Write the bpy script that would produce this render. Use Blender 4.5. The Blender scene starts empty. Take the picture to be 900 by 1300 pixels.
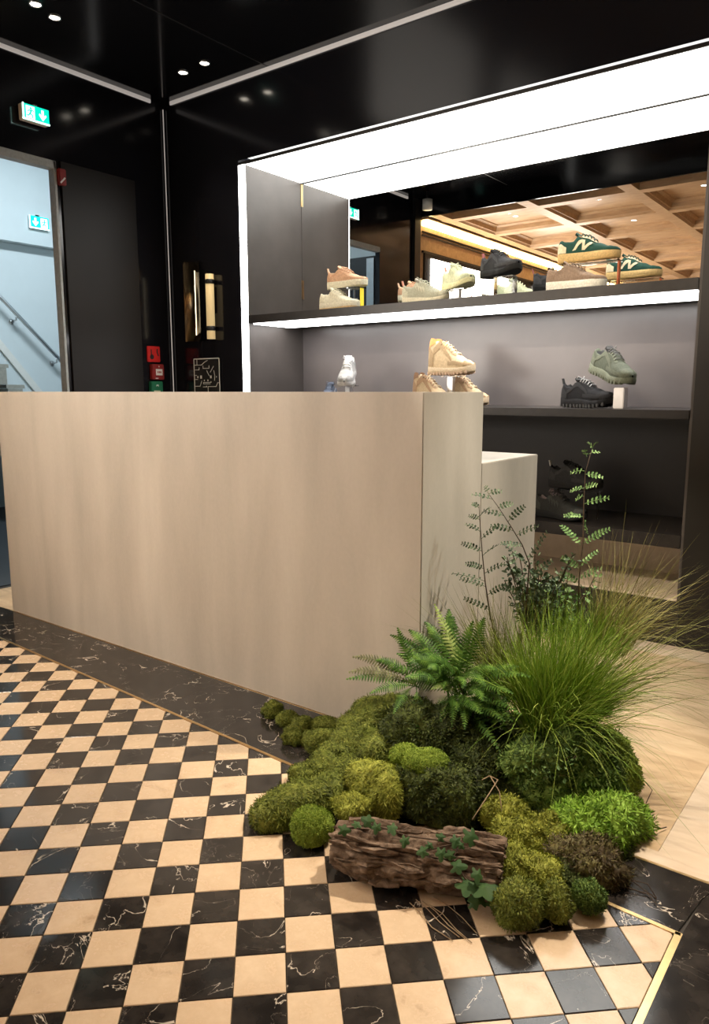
import bpy, bmesh, math, random
import numpy as np
from mathutils import Vector, Matrix, noise as mnoise

random.seed(7); np.random.seed(7)
PI = math.pi
scene = bpy.context.scene
COL = scene.collection
R = math.radians

# ------------------------------------------------------------------ camera
EYE = 1.10                       # lens height in metres: level with the counter top
PITCH = math.atan(153 / 947.0)
HEAD = math.atan2(1270, 959)
cam_d = bpy.data.cameras.new('camera')
cam = bpy.data.objects.new('camera', cam_d); COL.objects.link(cam)
cam.location = (0, 0, EYE)
cam.rotation_euler = (PI / 2 - PITCH, 0, PI / 2 - HEAD)
cam_d.sensor_fit = 'VERTICAL'; cam_d.sensor_height = 36.0
cam_d.lens = 947 / 1300.0 * 36.0
cam_d.clip_start = 0.02; cam_d.clip_end = 60
scene.camera = cam

# ------------------------------------------------------------------ world, exposure
w = bpy.data.worlds.new('world'); scene.world = w; w.use_nodes = True
w.node_tree.nodes['Background'].inputs[0].default_value = (1.0, 0.82, 0.62, 1)
w.node_tree.nodes['Background'].inputs[1].default_value = 0.05
scene.view_settings.view_transform = 'Standard'
scene.view_settings.look = 'None'
scene.view_settings.exposure = 0.75
scene.view_settings.gamma = 1.0
scene.view_settings.use_curve_mapping = False
SPOT_DARK, SPOT_WOOD, PLANT_SPOT = 34.0, 21.0, 230.0
NICHE_GLOW, UNDER_GLOW, LED_GLOW, COVE_GLOW, STAIR_W = 4.2, 5.5, 5.0, 9.0, 42.0

# ------------------------------------------------------------------ measuring helpers (metres from the survey of the room)
_D = np.array([-math.cos(HEAD), math.sin(HEAD)]); _Rr = np.array([math.sin(HEAD), math.cos(HEAD)])
def _ray(u, v):
    a = (u - 450) / 947.0; b = (650 - v) / 947.0
    f = math.cos(PITCH) + b * math.sin(PITCH); up = -math.sin(PITCH) + b * math.cos(PITCH)
    q = _D * f + _Rr * a
    return Vector((q[0], q[1], up))
def onZ(u, v, z): r = _ray(u, v); return Vector((0, 0, EYE)) + r * ((z - EYE) / r.z)
def onX(u, v, x): r = _ray(u, v); return Vector((0, 0, EYE)) + r * (x / r.x)
def onY(u, v, y): r = _ray(u, v); return Vector((0, 0, EYE)) + r * (y / r.y)
def depth_of(p): return (p.x * _D[0] + p.y * _D[1]) * math.cos(PITCH) - (p.z - EYE) * math.sin(PITCH)

# ------------------------------------------------------------------ materials
MATS = {}
class NT:
    def __init__(s, name):
        m = bpy.data.materials.new(name); m.use_nodes = True
        s.m = m; s.n = m.node_tree.nodes; s.l = m.node_tree.links
        s.b = s.n['Principled BSDF']
    def node(s, t, **kw):
        o = s.n.new(t)
        for k, v in kw.items():
            if k in o.inputs: o.inputs[k].default_value = v
            else: setattr(o, k, v)
        return o
    def link(s, a, b): s.l.new(a, b)
    def ramp(s, fac, stops):
        r = s.n.new('ShaderNodeValToRGB'); e = r.color_ramp.elements
        while len(e) < len(stops): e.new(0.5)
        for i, (p, c) in enumerate(stops):
            e[i].position = p; e[i].color = (c[0], c[1], c[2], 1)
        s.l.new(fac, r.inputs[0]); return r
    def pos(s, scale=(1, 1, 1), rand=0.0):
        g = s.n.new('ShaderNodeNewGeometry'); v = g.outputs['Position']
        if rand:
            oi = s.n.new('ShaderNodeObjectInfo'); mu = s.n.new('ShaderNodeVectorMath'); mu.operation = 'MULTIPLY'
            cb = s.n.new('ShaderNodeCombineXYZ')
            for i in range(3): s.l.new(oi.outputs['Random'], cb.inputs[i])
            s.l.new(cb.outputs[0], mu.inputs[0]); mu.inputs[1].default_value = (rand, rand * 1.7, rand * 0.6)
            ad = s.n.new('ShaderNodeVectorMath'); ad.operation = 'ADD'
            s.l.new(v, ad.inputs[0]); s.l.new(mu.outputs[0], ad.inputs[1]); v = ad.outputs[0]
        m = s.n.new('ShaderNodeMapping'); m.inputs['Scale'].default_value = scale
        s.l.new(v, m.inputs['Vector']); return m.outputs[0]
    def noise(s, vec, scale, detail=4, rough=0.55, dist=0.0):
        n = s.n.new('ShaderNodeTexNoise')
        n.inputs['Scale'].default_value = scale; n.inputs['Detail'].default_value = detail
        n.inputs['Roughness'].default_value = rough; n.inputs['Distortion'].default_value = dist
        if vec is not None: s.l.new(vec, n.inputs['Vector'])
        return n.outputs[0]
    def math(s, op, a, b=None):
        m = s.n.new('ShaderNodeMath'); m.operation = op
        for i, x in enumerate((a, b)):
            if x is None: continue
            if isinstance(x, (int, float)): m.inputs[i].default_value = x
            else: s.l.new(x, m.inputs[i])
        return m.outputs[0]
    def bump(s, h, strength=0.3, dist=0.005):
        b = s.n.new('ShaderNodeBump'); b.inputs['Strength'].default_value = strength; b.inputs['Distance'].default_value = dist
        s.l.new(h, b.inputs['Height']); s.l.new(b.outputs[0], s.b.inputs['Normal'])
def put(nt, color, rough=0.5, metal=0.0, spec=0.5, coat=0.0, trans=0.0, ior=1.45, emit=None, es=0.0):
    b = nt.b
    b.inputs['Base Color'].default_value = (*color, 1); b.inputs['Roughness'].default_value = rough
    b.inputs['Metallic'].default_value = metal; b.inputs['Specular IOR Level'].default_value = spec
    b.inputs['Coat Weight'].default_value = coat; b.inputs['Coat Roughness'].default_value = 0.08
    b.inputs['Transmission Weight'].default_value = trans; b.inputs['IOR'].default_value = ior
    if emit: b.inputs['Emission Color'].default_value = (*emit, 1); b.inputs['Emission Strength'].default_value = es
def mat(name, color, rough=0.5, var=0.12, vscale=40, bump=0.0, **kw):
    """plain surface with a little procedural mottling of its own colour"""
    if name in MATS: return MATS[name]
    nt = NT(name); put(nt, color, rough, **kw)
    if var:
        n = nt.noise(nt.pos(), vscale, 3)
        r = nt.ramp(n, [(0.3, [c * (1 - var) for c in color]), (0.7, [min(1, c * (1 + var)) for c in color])])
        nt.link(r.outputs[0], nt.b.inputs['Base Color'])
        if bump: nt.bump(n, bump, 0.002)
    MATS[name] = nt.m; return nt.m
def glow(name, color, strength, base=(0.8, 0.8, 0.8)):
    if name in MATS: return MATS[name]
    nt = NT(name); put(nt, base, 0.5, emit=color, es=strength); MATS[name] = nt.m; return nt.m

def m_marble():
    nt = NT('black_marble'); put(nt, (0.011, 0.010, 0.009), 0.13, spec=0.5)
    v = nt.pos(rand=9.0)
    a = nt.noise(v, 7, 5, 0.55, 0.9); ridge = nt.math('ABSOLUTE', nt.math('SUBTRACT', a, 0.5))
    mask = nt.noise(v, 9, 2)
    th = nt.math('MULTIPLY', nt.math('MAXIMUM', nt.math('SUBTRACT', mask, 0.51), 0.0), 0.075)
    vein = nt.math('LESS_THAN', ridge, th)
    soft = nt.math('MAXIMUM', nt.math('SUBTRACT', 1.0, nt.math('DIVIDE', ridge, nt.math('ADD', th, 0.0008))), 0.0)
    cl = nt.noise(v, 22, 4)
    base = nt.ramp(cl, [(0.35, (0.013, 0.011, 0.010)), (0.75, (0.038, 0.032, 0.028))])
    mx = nt.node('ShaderNodeMix', data_type='RGBA'); nt.link(soft, mx.inputs[0])
    nt.link(base.outputs[0], mx.inputs[6]); mx.inputs[7].default_value = (0.62, 0.55, 0.46, 1)
    nt.link(mx.outputs[2], nt.b.inputs['Base Color'])
    return nt.m
def m_cream():
    nt = NT('cream_limestone'); put(nt, (0.66, 0.47, 0.29), 0.22)
    v = nt.pos(rand=7.0)
    n = nt.noise(v, 30, 6, 0.65); big = nt.noise(v, 6, 2)
    r = nt.ramp(nt.math('ADD', nt.math('MULTIPLY', n, 0.75), nt.math('MULTIPLY', big, 0.25)),
                [(0.30, (0.42, 0.29, 0.18)), (0.44, (0.59, 0.44, 0.295)), (0.7, (0.67, 0.52, 0.365))])
    nt.link(r.outputs[0], nt.b.inputs['Base Color'])
    rr = nt.ramp(n, [(0.3, (0.32,) * 3), (0.7, (0.18,) * 3)]); nt.link(rr.outputs[0], nt.b.inputs['Roughness'])
    return nt.m
def m_stone(name, c0, c1, c2, rough=0.3):
    nt = NT(name); put(nt, c1, rough)
    v = nt.pos((1.0, 2.6, 1.0)); n = nt.noise(v, 7, 6, 0.6, 0.6)
    r = nt.ramp(n, [(0.3, c0), (0.5, c1), (0.72, c2)]); nt.link(r.outputs[0], nt.b.inputs['Base Color'])
    return nt.m
def m_plaster():
    nt = NT('streaked_plaster'); put(nt, (0.5, 0.42, 0.34), 0.42, spec=0.35)
    n = nt.noise(nt.pos((4.2, 4.2, 0.8)), 1.15, 4, 0.5, 0.3); n2 = nt.noise(nt.pos((1.4, 1.4, 0.5)), 2.0, 3)
    fine = nt.noise(nt.pos((1, 1, 0.6)), 90, 3)
    s = nt.math('ADD', nt.math('ADD', nt.math('MULTIPLY', n, 0.6), nt.math('MULTIPLY', n2, 0.3)), nt.math('MULTIPLY', fine, 0.1))
    r = nt.ramp(s, [(0.32, (0.375, 0.335, 0.287)), (0.5, (0.47, 0.425, 0.368)), (0.68, (0.565, 0.515, 0.452))])
    nt.link(r.outputs[0], nt.b.inputs['Base Color']); nt.bump(fine, 0.08, 0.001)
    rr = nt.ramp(n, [(0.3, (0.5,) * 3), (0.7, (0.34,) * 3)]); nt.link(rr.outputs[0], nt.b.inputs['Roughness'])
    return nt.m
def m_wood():
    nt = NT('oak_veneer'); put(nt, (0.5, 0.3, 0.15), 0.45)
    n = nt.noise(nt.pos((3, 14, 14)), 2.0, 5, 0.6, 0.8)
    r = nt.ramp(n, [(0.3, (0.42, 0.26, 0.14)), (0.55, (0.53, 0.345, 0.19)), (0.75, (0.61, 0.41, 0.24))])
    nt.link(r.outputs[0], nt.b.inputs['Base Color']); return nt.m
def m_moss(name, lo, hi, tip):
    """leafy green: colour varies from sprig to sprig (island) and clump to clump"""
    nt = NT(name); put(nt, hi, 0.6, spec=0.25)
    g = nt.n.new('ShaderNodeNewGeometry'); n = nt.noise(nt.pos(), 26, 3)
    s = nt.math('ADD', nt.math('MULTIPLY', g.outputs['Random Per Island'], 0.55), nt.math('MULTIPLY', n, 0.45))
    r = nt.ramp(s, [(0.12, lo), (0.5, hi), (0.88, tip)]); nt.link(r.outputs[0], nt.b.inputs['Base Color'])
    nt.b.inputs['Subsurface Weight'].default_value = 0.0
    return nt.m
def m_bark():
    nt = NT('bark'); put(nt, (0.1, 0.07, 0.05), 0.85, spec=0.2)
    n = nt.noise(nt.pos((1, 1, 1)), 38, 6, 0.7, 0.6)
    r = nt.ramp(n, [(0.3, (0.050, 0.034, 0.024)), (0.52, (0.17, 0.118, 0.083)), (0.74, (0.34, 0.255, 0.19))])
    nt.link(r.outputs[0], nt.b.inputs['Base Color']); nt.bump(n, 0.9, 0.006); return nt.m

M_MARBLE = m_marble(); M_CREAM = m_cream(); M_PLASTER = m_plaster(); M_WOOD = m_wood(); M_BARK = m_bark()
M_BEIGE = m_stone('beige_stone', (0.46, 0.32, 0.19), (0.58, 0.42, 0.26), (0.68, 0.52, 0.34))
M_PALE = m_stone('pale_stone', (0.58, 0.46, 0.34), (0.66, 0.53, 0.40), (0.74, 0.62, 0.49))
M_GROUT = mat('grout', (0.035, 0.028, 0.022), 0.7)
M_BRASS = mat('brass', (0.72, 0.50, 0.24), 0.28, metal=1.0, var=0.08)
M_LACQ = mat('black_lacquer', (0.0075, 0.0075, 0.010), 0.13, var=0.1, vscale=3)
M_LACQC = mat('black_ceiling_lacquer', (0.005, 0.005, 0.006), 0.10, var=0.1, vscale=3)
M_SATIN = mat('dark_satin_panel', (0.060, 0.052, 0.048), 0.42, var=0.12, vscale=6)
M_SHELF = mat('dark_stained_shelf', (0.018, 0.015, 0.014), 0.35, var=0.25, vscale=30)
M_BACK = mat('grey_back_panel', (0.112, 0.100, 0.098), 0.24, var=0.06, vscale=5, metal=0.0)
M_ALU = mat('satin_aluminium', (0.74, 0.72, 0.71), 0.32, metal=0.85, var=0.04)
M_TRIM = glow('trim_sheen_glow', (1.0, 0.93, 0.88), 0.15, (0.6, 0.58, 0.56))  # weak glow stands in for light reflected by the metal trims
M_STEEL = mat('steel', (0.62, 0.63, 0.65), 0.28, metal=1.0, var=0.04)
M_BRONZE = mat('bronze', (0.15, 0.11, 0.065), 0.25, metal=1.0, var=0.1)
M_DOOR = mat('brown_black_door', (0.010, 0.0075, 0.006), 0.44, spec=.27, var=0.1, vscale=4)
M_STAIRW = mat('blue_white_paint', (0.64, 0.70, 0.72), 0.7, var=0.02, vscale=5)
M_STAIR = mat('stair_stone', (0.50, 0.47, 0.40), 0.6)
M_WHITE = mat('white_plastic', (0.78, 0.76, 0.72), 0.4, var=0.03)
M_BLACK = mat('black_plastic', (0.012, 0.012, 0.012), 0.4)
M_RED = mat('signal_red', (0.55, 0.015, 0.012), 0.4, var=0.05)
M_DKRED = mat('deep_red', (0.22, 0.012, 0.010), 0.45, var=0.05)
M_GREENP = mat('green_plastic', (0.01, 0.13, 0.06), 0.4, var=0.05)
M_PRINTW = mat('white_print', (0.66, 0.66, 0.63), 0.6, var=0.03)
M_SIGNG = glow('exit_green_glow', (0.0, 0.50, 0.34), 1.15, (0, 0.3, 0.2))
M_SIGNW = glow('exit_white_glow', (0.72, 1.0, 0.93), 1.25)
M_SIGNC = glow('exit_cyan_glow', (0.0, 0.52, 0.55), 1.3, (0, 0.3, 0.3))
M_NICHE = glow('luminous_ceiling', (1.0, 0.99, 0.94), NICHE_GLOW)
M_UNDER = glow('shelf_light', (1.0, 0.97, 0.95), UNDER_GLOW)
M_LED = glow('led_profile', (1.0, 0.985, 0.95), LED_GLOW)
M_COVE = glow('cove_light', (1.0, 0.72, 0.30), COVE_GLOW)
M_LENS = glow('lamp_lens', (1.0, 0.90, 0.74), 9.0)
M_SCREEN = glow('lit_white_panel', (1.0, 0.92, 0.82), 6.2)
M_SCONCE = glow('warm_tube', (1.0, 0.74, 0.36), 0.22, (0.6, 0.45, 0.22))
def m_mirror():
    nt = NT('mirror_glass'); put(nt, (0.86, 0.86, 0.85), 0.0, metal=1.0); return nt.m
M_MIRROR = m_mirror()
def m_clear():
    nt = NT('clear_acrylic'); put(nt, (0.95, 0.97, 0.96), 0.03, trans=1.0, ior=1.3); return nt.m
M_CLEAR = m_clear()

# ------------------------------------------------------------------ mesh helpers
class MB:
    def __init__(s): s.v = []; s.f = []; s.mi = []; s.cur = 0
    def add(s, vs, fs):
        o = len(s.v); s.v += [tuple(v) for v in vs]
        s.f += [tuple(i + o for i in f) for f in fs]; s.mi += [s.cur] * len(fs); return s
    def mat(s, i): s.cur = i; return s
    def box(s, x0, x1, y0, y1, z0, z1, c=0.0):
        x0, x1 = min(x0, x1), max(x0, x1); y0, y1 = min(y0, y1), max(y0, y1); z0, z1 = min(z0, z1), max(z0, z1)
        if c <= 0:
            vs = [(x, y, z) for z in (z0, z1) for y in (y0, y1) for x in (x0, x1)]
            return s.add(vs, [(0, 2, 3, 1), (4, 5, 7, 6), (0, 1, 5, 4), (2, 6, 7, 3), (0, 4, 6, 2), (1, 3, 7, 5)])
        bm = bmesh.new(); bmesh.ops.create_cube(bm, size=1)
        for v in bm.verts: v.co = Vector(((x0 + x1) / 2 + v.co.x * (x1 - x0), (y0 + y1) / 2 + v.co.y * (y1 - y0), (z0 + z1) / 2 + v.co.z * (z1 - z0)))
        bmesh.ops.bevel(bm, geom=bm.edges[:], offset=c, segments=2, affect='EDGES')
        bm.verts.index_update(); s.add([v.co[:] for v in bm.verts], [[v.index for v in f.verts] for f in bm.faces]); bm.free(); return s
    def tube(s, pts, r, n=8, cap=True):
        pts = [Vector(p) for p in pts]; rs = r if isinstance(r, (list, tuple)) else [r] * len(pts)
        vs = []; up = None
        for i, p in enumerate(pts):
            t = (pts[min(i + 1, len(pts) - 1)] - pts[max(i - 1, 0)])
            t = t.normalized() if t.length > 1e-9 else Vector((0, 0, 1))
            if up is None: up = Vector((0, 0, 1)) if abs(t.z) < 0.9 else Vector((1, 0, 0))
            a = t.cross(up); a = a.normalized() if a.length > 1e-6 else t.orthogonal().normalized()
            b = a.cross(t).normalized(); up = b
            for k in range(n):
                q = 2 * PI * k / n; vs.append(p + (a * math.cos(q) + b * math.sin(q)) * rs[i])
        fs = []
        for i in range(len(pts) - 1):
            for k in range(n):
                k2 = (k + 1) % n; fs.append((i * n + k, i * n + k2, (i + 1) * n + k2, (i + 1) * n + k))
        if cap: fs.append(tuple(range(n))[::-1]); fs.append(tuple(range((len(pts) - 1) * n, len(pts) * n)))
        return s.add(vs, fs)
    def cyl(s, c, r0, h, n=20, r1=None, axis='Z'):
        r1 = r0 if r1 is None else r1; c = Vector(c); d = {'X': Vector((1, 0, 0)), 'Y': Vector((0, 1, 0)), 'Z': Vector((0, 0, 1))}[axis]
        return s.tube([c, c + d * h], [r0, r1], n)
    def prism(s, pts, n, thick):
        """polygon (3-D points) extruded along vector n"""
        n = Vector(n).normalized() * thick; k = len(pts); p = [Vector(q) for q in pts]
        vs = p + [q + n for q in p]
        return s.add(vs, [tuple(range(k))[::-1], tuple(range(k, 2 * k))] + [(i, (i + 1) % k, k + (i + 1) % k, k + i) for i in range(k)])
    def grid(s, rows, closed=False):
        o = []; nr = len(rows); nc = len(rows[0])
        for r_ in rows: o += [tuple(q) for q in r_]
        fs = []
        for i in range(nr - 1):
            for j in range(nc if closed else nc - 1):
                j2 = (j + 1) % nc; fs.append((i * nc + j, i * nc + j2, (i + 1) * nc + j2, (i + 1) * nc + j))
        return s.add(o, fs)
    def build(s, name, mats, parent=None, smooth=False, fixn=True):
        me = bpy.data.meshes.new(name); me.from_pydata(s.v, [], s.f)
        for m in (mats if isinstance(mats, (list, tuple)) else [mats]): me.materials.append(m)
        if any(s.mi): me.polygons.foreach_set('material_index', s.mi)
        if fixn and len(s.f) < 60000:
            bm = bmesh.new(); bm.from_mesh(me); bmesh.ops.recalc_face_normals(bm, faces=bm.faces[:]); bm.to_mesh(me); bm.free()
        if smooth: me.polygons.foreach_set('use_smooth', [True] * len(me.polygons))
        me.update()
        o = bpy.data.objects.new(name, me); COL.objects.link(o)
        if parent: o.parent = parent
        return o
def tag(o, label=None, cat=None, group=None, kind=None):
    if label: o['label'] = label
    if cat: o['category'] = cat
    if group: o['group'] = group
    if kind: o['kind'] = kind
    return o
def thing(name, label, cat, loc=(0, 0, 0), rz=0.0, group=None):
    o = bpy.data.objects.new(name, None); COL.objects.link(o); o.empty_display_size = 0.1
    o.location = loc; o.rotation_euler = (0, 0, rz); return tag(o, label, cat, group)
def struct(name, mb, mats, parent=None, smooth=False):
    o = mb.build(name, mats, parent, smooth)
    if parent is None: o['kind'] = 'structure'
    return o
def copy_tree(o, parent=None):
    c = o.copy(); COL.objects.link(c)
    if parent: c.parent = parent
    for ch in [x for x in o.children if x.type != 'LIGHT']: copy_tree(ch, c)
    return c
def fast_mesh(name, V, F, mats, parent=None, smooth=False, mi=None):
    """V (n,3) array, F (m,k) array with a fixed k"""
    me = bpy.data.meshes.new(name); k = F.shape[1]
    me.vertices.add(len(V)); me.vertices.foreach_set('co', np.ascontiguousarray(V, dtype=np.float32).ravel())
    me.loops.add(F.size); me.loops.foreach_set('vertex_index', np.ascontiguousarray(F, dtype=np.int32).ravel())
    me.polygons.add(len(F)); me.polygons.foreach_set('loop_start', np.arange(0, F.size, k, dtype=np.int32))
    for m in mats: me.materials.append(m)
    if mi is not None: me.polygons.foreach_set('material_index', np.asarray(mi, dtype=np.int32))
    if smooth: me.polygons.foreach_set('use_smooth', np.ones(len(F), dtype=bool))
    me.update(calc_edges=True); me.validate()
    o = bpy.data.objects.new(name, me); COL.objects.link(o)
    if parent: o.parent = parent
    return o
def spot(name, loc, target, power, angle=70, blend=0.6, size=0.03, color=(1.0, 0.86, 0.69), parent=None):
    l = bpy.data.lights.new(name, 'SPOT'); l.energy = power; l.spot_size = R(angle); l.spot_blend = blend
    l.shadow_soft_size = size; l.color = color
    o = bpy.data.objects.new(name, l); COL.objects.link(o); o.location = loc
    o.rotation_euler = (Vector(target) - Vector(loc)).to_track_quat('-Z', 'Y').to_euler()
    if parent: o.parent = parent; o.location = Vector(loc) - parent.location
    return o

# ------------------------------------------------------------------ room dimensions
XL, YB, ZC = -4.056, 3.344, 2.908            # left wall, display wall, black ceiling
XN, XR, YM = -3.336, -0.762, 3.85            # niche left, niche right, mirror plane
ZN0, ZN1 = 0.2035, 2.425                     # niche floor and top
YJ = 1.31                                    # where the black room ends and the panelled hall begins
ZH = 2.75                                    # underside of the oak beams
XE, YF = 3.2, -5.2                           # far limits of the hall behind the camera

# ------------------------------------------------------------------ floor
BX = -0.297                                  # brass line along the right edge of the chequer field
def brass_y(x): return 1.498 + (BX - x) * 0.0415
fl = struct('floor', MB().box(XL - 1.6, XE, YF, YB + 0.7, -0.06, -0.006), M_GROUT)
P_ = 0.0996; S2 = math.sqrt(0.5); O1, O2 = -1.2287, 0.0455
def w2xy(a, b): return (S2 * (a + b), S2 * (b - a))
def grid_xy(i, j): return w2xy(-1.22899 + .100966 * i + .003214 * j, .04452 - .00302 * i + .0987 * j)      # the chequer lies a degree and a half askew to the counter
def clip(poly, fn):
    out = []
    for i in range(len(poly)):
        p, q = poly[i], poly[(i + 1) % len(poly)]; a, b = fn(p), fn(q)
        if a >= 0: out.append(p)
        if (a >= 0) != (b >= 0):
            t = a / (a - b); out.append((p[0] + (q[0] - p[0]) * t, p[1] + (q[1] - p[1]) * t))
    return out
tiles = []
for i in range(-46, 40):
    for j in range(-46, 40):
        g = 0.0007
        cx_, cy_ = grid_xy(i + .5, j + .5)
        if cx_ < XL - 0.1 or cx_ > BX + 0.1 or cy_ < -1.0 or cy_ > 1.8: continue
        g = .007; poly = [grid_xy(i + g, j + g), grid_xy(i + 1 - g, j + g), grid_xy(i + 1 - g, j + 1 - g), grid_xy(i + g, j + 1 - g)]
        full = True; p2 = poly
        for fn in (lambda p: brass_y(p[0]) - 0.006 - p[1], lambda p: BX - 0.009 - p[0], lambda p: p[0] - XL):
            if any(fn(p) < 0 for p in p2): full = False; p2 = clip(p2, fn)
            if len(p2) < 3: break
        if len(p2) < 3: continue
        d = depth_of(Vector((cx_, cy_, 0))); s_ = (Vector((cx_, cy_, 0)) - Vector((0, 0, EYE)))
        vis = False
        if d > 0.2:
            u = 450 + 947 * (s_.x * _Rr[0] + s_.y * _Rr[1]) / d
            up = (cx_ * _D[0] + cy_ * _D[1]) * math.sin(PITCH) + (0 - EYE) * math.cos(PITCH)
            v = 650 - 947 * up / d
            vis = -60 < u < 960 and 400 < v < 1360
        tiles.append((0 if vis else 1, d if d > 0 else 9, i, j, full, p2, (cx_, cy_)))
tiles.sort(key=lambda t: (t[0], t[1]))
ch = 0.0012
def tile_mesh(poly):
    """slab with a small arris; the face 0.3 mm proud or low from tile to tile"""
    c = Vector((sum(p[0] for p in poly) / len(poly), sum(p[1] for p in poly) / len(poly), 0)); n = len(poly)
    mb = MB(); rings = []
    for z, inn in ((-0.008, 0), (-ch, 0), (0, ch)):
        for p in poly:
            v = Vector((p[0], p[1], 0)); e = (c - v); v = v + e.normalized() * inn * 1.4; v.z = z; rings.append(v)
    fs = [tuple(range(2 * n, 3 * n))]
    for k in (0, 1):
        for q in range(n): fs.append((k * n + q, k * n + (q + 1) % n, (k + 1) * n + (q + 1) % n, (k + 1) * n + q))
    return mb.add(rings, fs)
c0_ = grid_xy(.5, .5); sq = tile_mesh([(p[0] - c0_[0], p[1] - c0_[1]) for p in (grid_xy(.007, .007), grid_xy(.993, .007), grid_xy(.993, .993), grid_xy(.007, .993))])
tproto = {}
for k, m in ((0, M_MARBLE), (1, M_CREAM)):
    me = bpy.data.meshes.new('tile'); me.from_pydata(sq.v, [], sq.f); me.materials.append(m); me.update(); tproto[k] = me
rest = MB(); npart = 0
for (hid, d, i, j, full, poly, c) in tiles:
    k = (i + j + 1) % 2
    dz = random.uniform(-0.0004, 0.0002)
    if not hid and npart < 300:
        npart += 1
        if full: o = bpy.data.objects.new('tile', tproto[k]); COL.objects.link(o); o.location = (c[0], c[1], dz)
        else:
            o = tile_mesh([(p[0] - c[0], p[1] - c[1]) for p in poly]).build('tile', M_MARBLE if k == 0 else M_CREAM); o.location = (c[0], c[1], dz)
        o.parent = fl
    else:
        mb = tile_mesh(poly); rest.mat(k).add([(v[0], v[1], v[2] + dz) for v in mb.v], mb.f)
rs_ = rest.build('tile_field', [M_MARBLE, M_CREAM], fl); tag(rs_, 'farther black and cream floor tiles', kind='stuff')
def slab(poly, m, name='stone_slab', z=0.0, th=0.02):
    return MB().prism([(p[0], p[1], z - th) for p in poly], (0, 0, 1), th).build(name, m, fl)
XC = -1.164; YC = 1.876                      # counter end and counter front
yb2 = 1.708
b_l = brass_y(XL)
# black border between chequer field and counter, and its return to the right
for x0, x1 in ((XL, -3.0), (-3.0, -2.05), (-2.05, -1.30)):
    slab([(x0, brass_y(x0) + .005), (x1 - .001, brass_y(x1) + .005), (x1 - .001, YC - .004), (x0, YC - .004)], M_MARBLE, 'border_slab')
slab([(-1.30, brass_y(-1.3) + .005), (-0.72, brass_y(-.72) + .005), (-0.72, yb2 - .004), (-1.02, yb2 - .004), (-1.16, YC - .004), (-1.30, YC - .004)], M_MARBLE, 'border_slab')
slab([(-0.719, brass_y(-.719) + .005), (BX - .004, 1.503), (BX + .012, yb2 - .07), (BX + .03, yb2 - .004), (-0.719, yb2 - .004)], M_MARBLE, 'border_slab')
slab([(BX + .006, 1.50), (BX + .006, -1.0), (0.25, -1.0), (0.25, 2.1), (BX + .031, yb2 - .004), (BX + .014, yb2 - .07)], M_MARBLE, 'border_slab')
slab([(0.251, -1.0), (XE, -1.0), (XE, 2.1), (0.251, 2.1)], M_MARBLE, 'border_slab')
# brass strips
def strip(p, q, wd, name='brass_strip'):
    p, q = Vector((*p, 0)), Vector((*q, 0)); n = (q - p).normalized().cross(Vector((0, 0, 1))) * wd / 2
    return MB().prism([p + n - Vector((0, 0, .01)), q + n - Vector((0, 0, .01)), q - n - Vector((0, 0, .01)), p - n - Vector((0, 0, .01))], (0, 0, 1), 0.0108).build(name, M_BRASS, fl)
strip((XL, b_l), (BX + .004, brass_y(BX)), 0.010)
strip((BX, 1.502), (BX, -1.0), 0.014)
strip((XL, YC - .002), (XC + .02, YC - .002), 0.005)
strip((-1.02, yb2), (BX + .032, yb2), 0.008)
# beige stone beyond, framed by paler bands
XP = -0.409
slab([(-1.16, YC - .0), (-1.02, yb2 + .005), (-0.46, yb2 + .005), (-0.46, 1.76), (-1.1, 1.76), (-1.16, 1.798)], M_PALE, 'pale_band')
slab([(XC + .001, 1.80), (-1.10, 1.762), (XP, 1.762), (XP, 2.55), (XC + .001, 2.55)], M_BEIGE)
slab([(XC + .001, 2.552), (XP, 2.552), (XP, 3.19), (XC + .001, 3.19)], M_BEIGE)
slab([(XL, YC + .003), (XC, YC + .003), (XC, 3.19), (XL, 3.19)], M_BEIGE)
slab([(XL - .0, 3.192), (XP, 3.192), (XP, YB), (XL, YB)], M_PALE, 'pale_band')
slab([(-0.458, yb2 + .005), (BX + .03, yb2 + .005), (0.6, 2.55), (0.6, YB), (XP + .001, YB), (XP + .001, 1.762), (-0.458, 1.762)], M_PALE, 'pale_band')
slab([(0.602, 2.12), (XE, 2.12), (XE, YB), (0.602, YB)], M_BEIGE)
slab([(XL, YF), (XE, YF), (XE, -1.001), (XL, -1.001)], M_BEIGE)

# ------------------------------------------------------------------ walls and ceilings
DY0, DY1, DZ = 1.95, 2.558, 2.385            # stair opening
wl = MB().box(XL - .05, XL, YJ + .1, DY0, 0, ZC).box(XL - .05, XL, DY1, YB, 0, ZC).box(XL - .05, XL, DY0, DY1, DZ, ZC)
wl_o = struct('wall_left', wl, M_LACQ)
MB().box(XL - .10, XL + .03, YJ, YJ + .1, 0, ZC).build('jamb', M_BLACK, wl_o)
wb = MB().box(XL - .12, XN - .056, YB, YB + .7, 0, ZC).box(XR, XE, YB, YB + .7, 0, ZC).box(XN - .056, XR, YB, YB + .7, ZN1 + .03, ZC).box(XN - .056, XR, YB, YB + .7, 0, ZN0 - .02)
wb_o = struct('wall_back', wb, M_LACQ)
MB().box(XR + .001, XE, YB - .006, YB - .0005, 0.0, ZN1 - .02).build('pillar_facing', mat('dark_brown_facing', (.009, .0075, .0065), .4, var=.1), wb_o)
MB().box(XN, XR - .001, YB - .006, YB - .0005, 0.0, ZN0 - .003).build('plinth_facing', M_SHELF, wb_o)
cl = struct('ceiling', MB().box(XL - .12, XE, YJ, YB + .7, ZC, ZC + .12).box(XL, XE, YJ - .02, YJ, ZH - .0, ZC + .12), M_LACQC)
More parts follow.
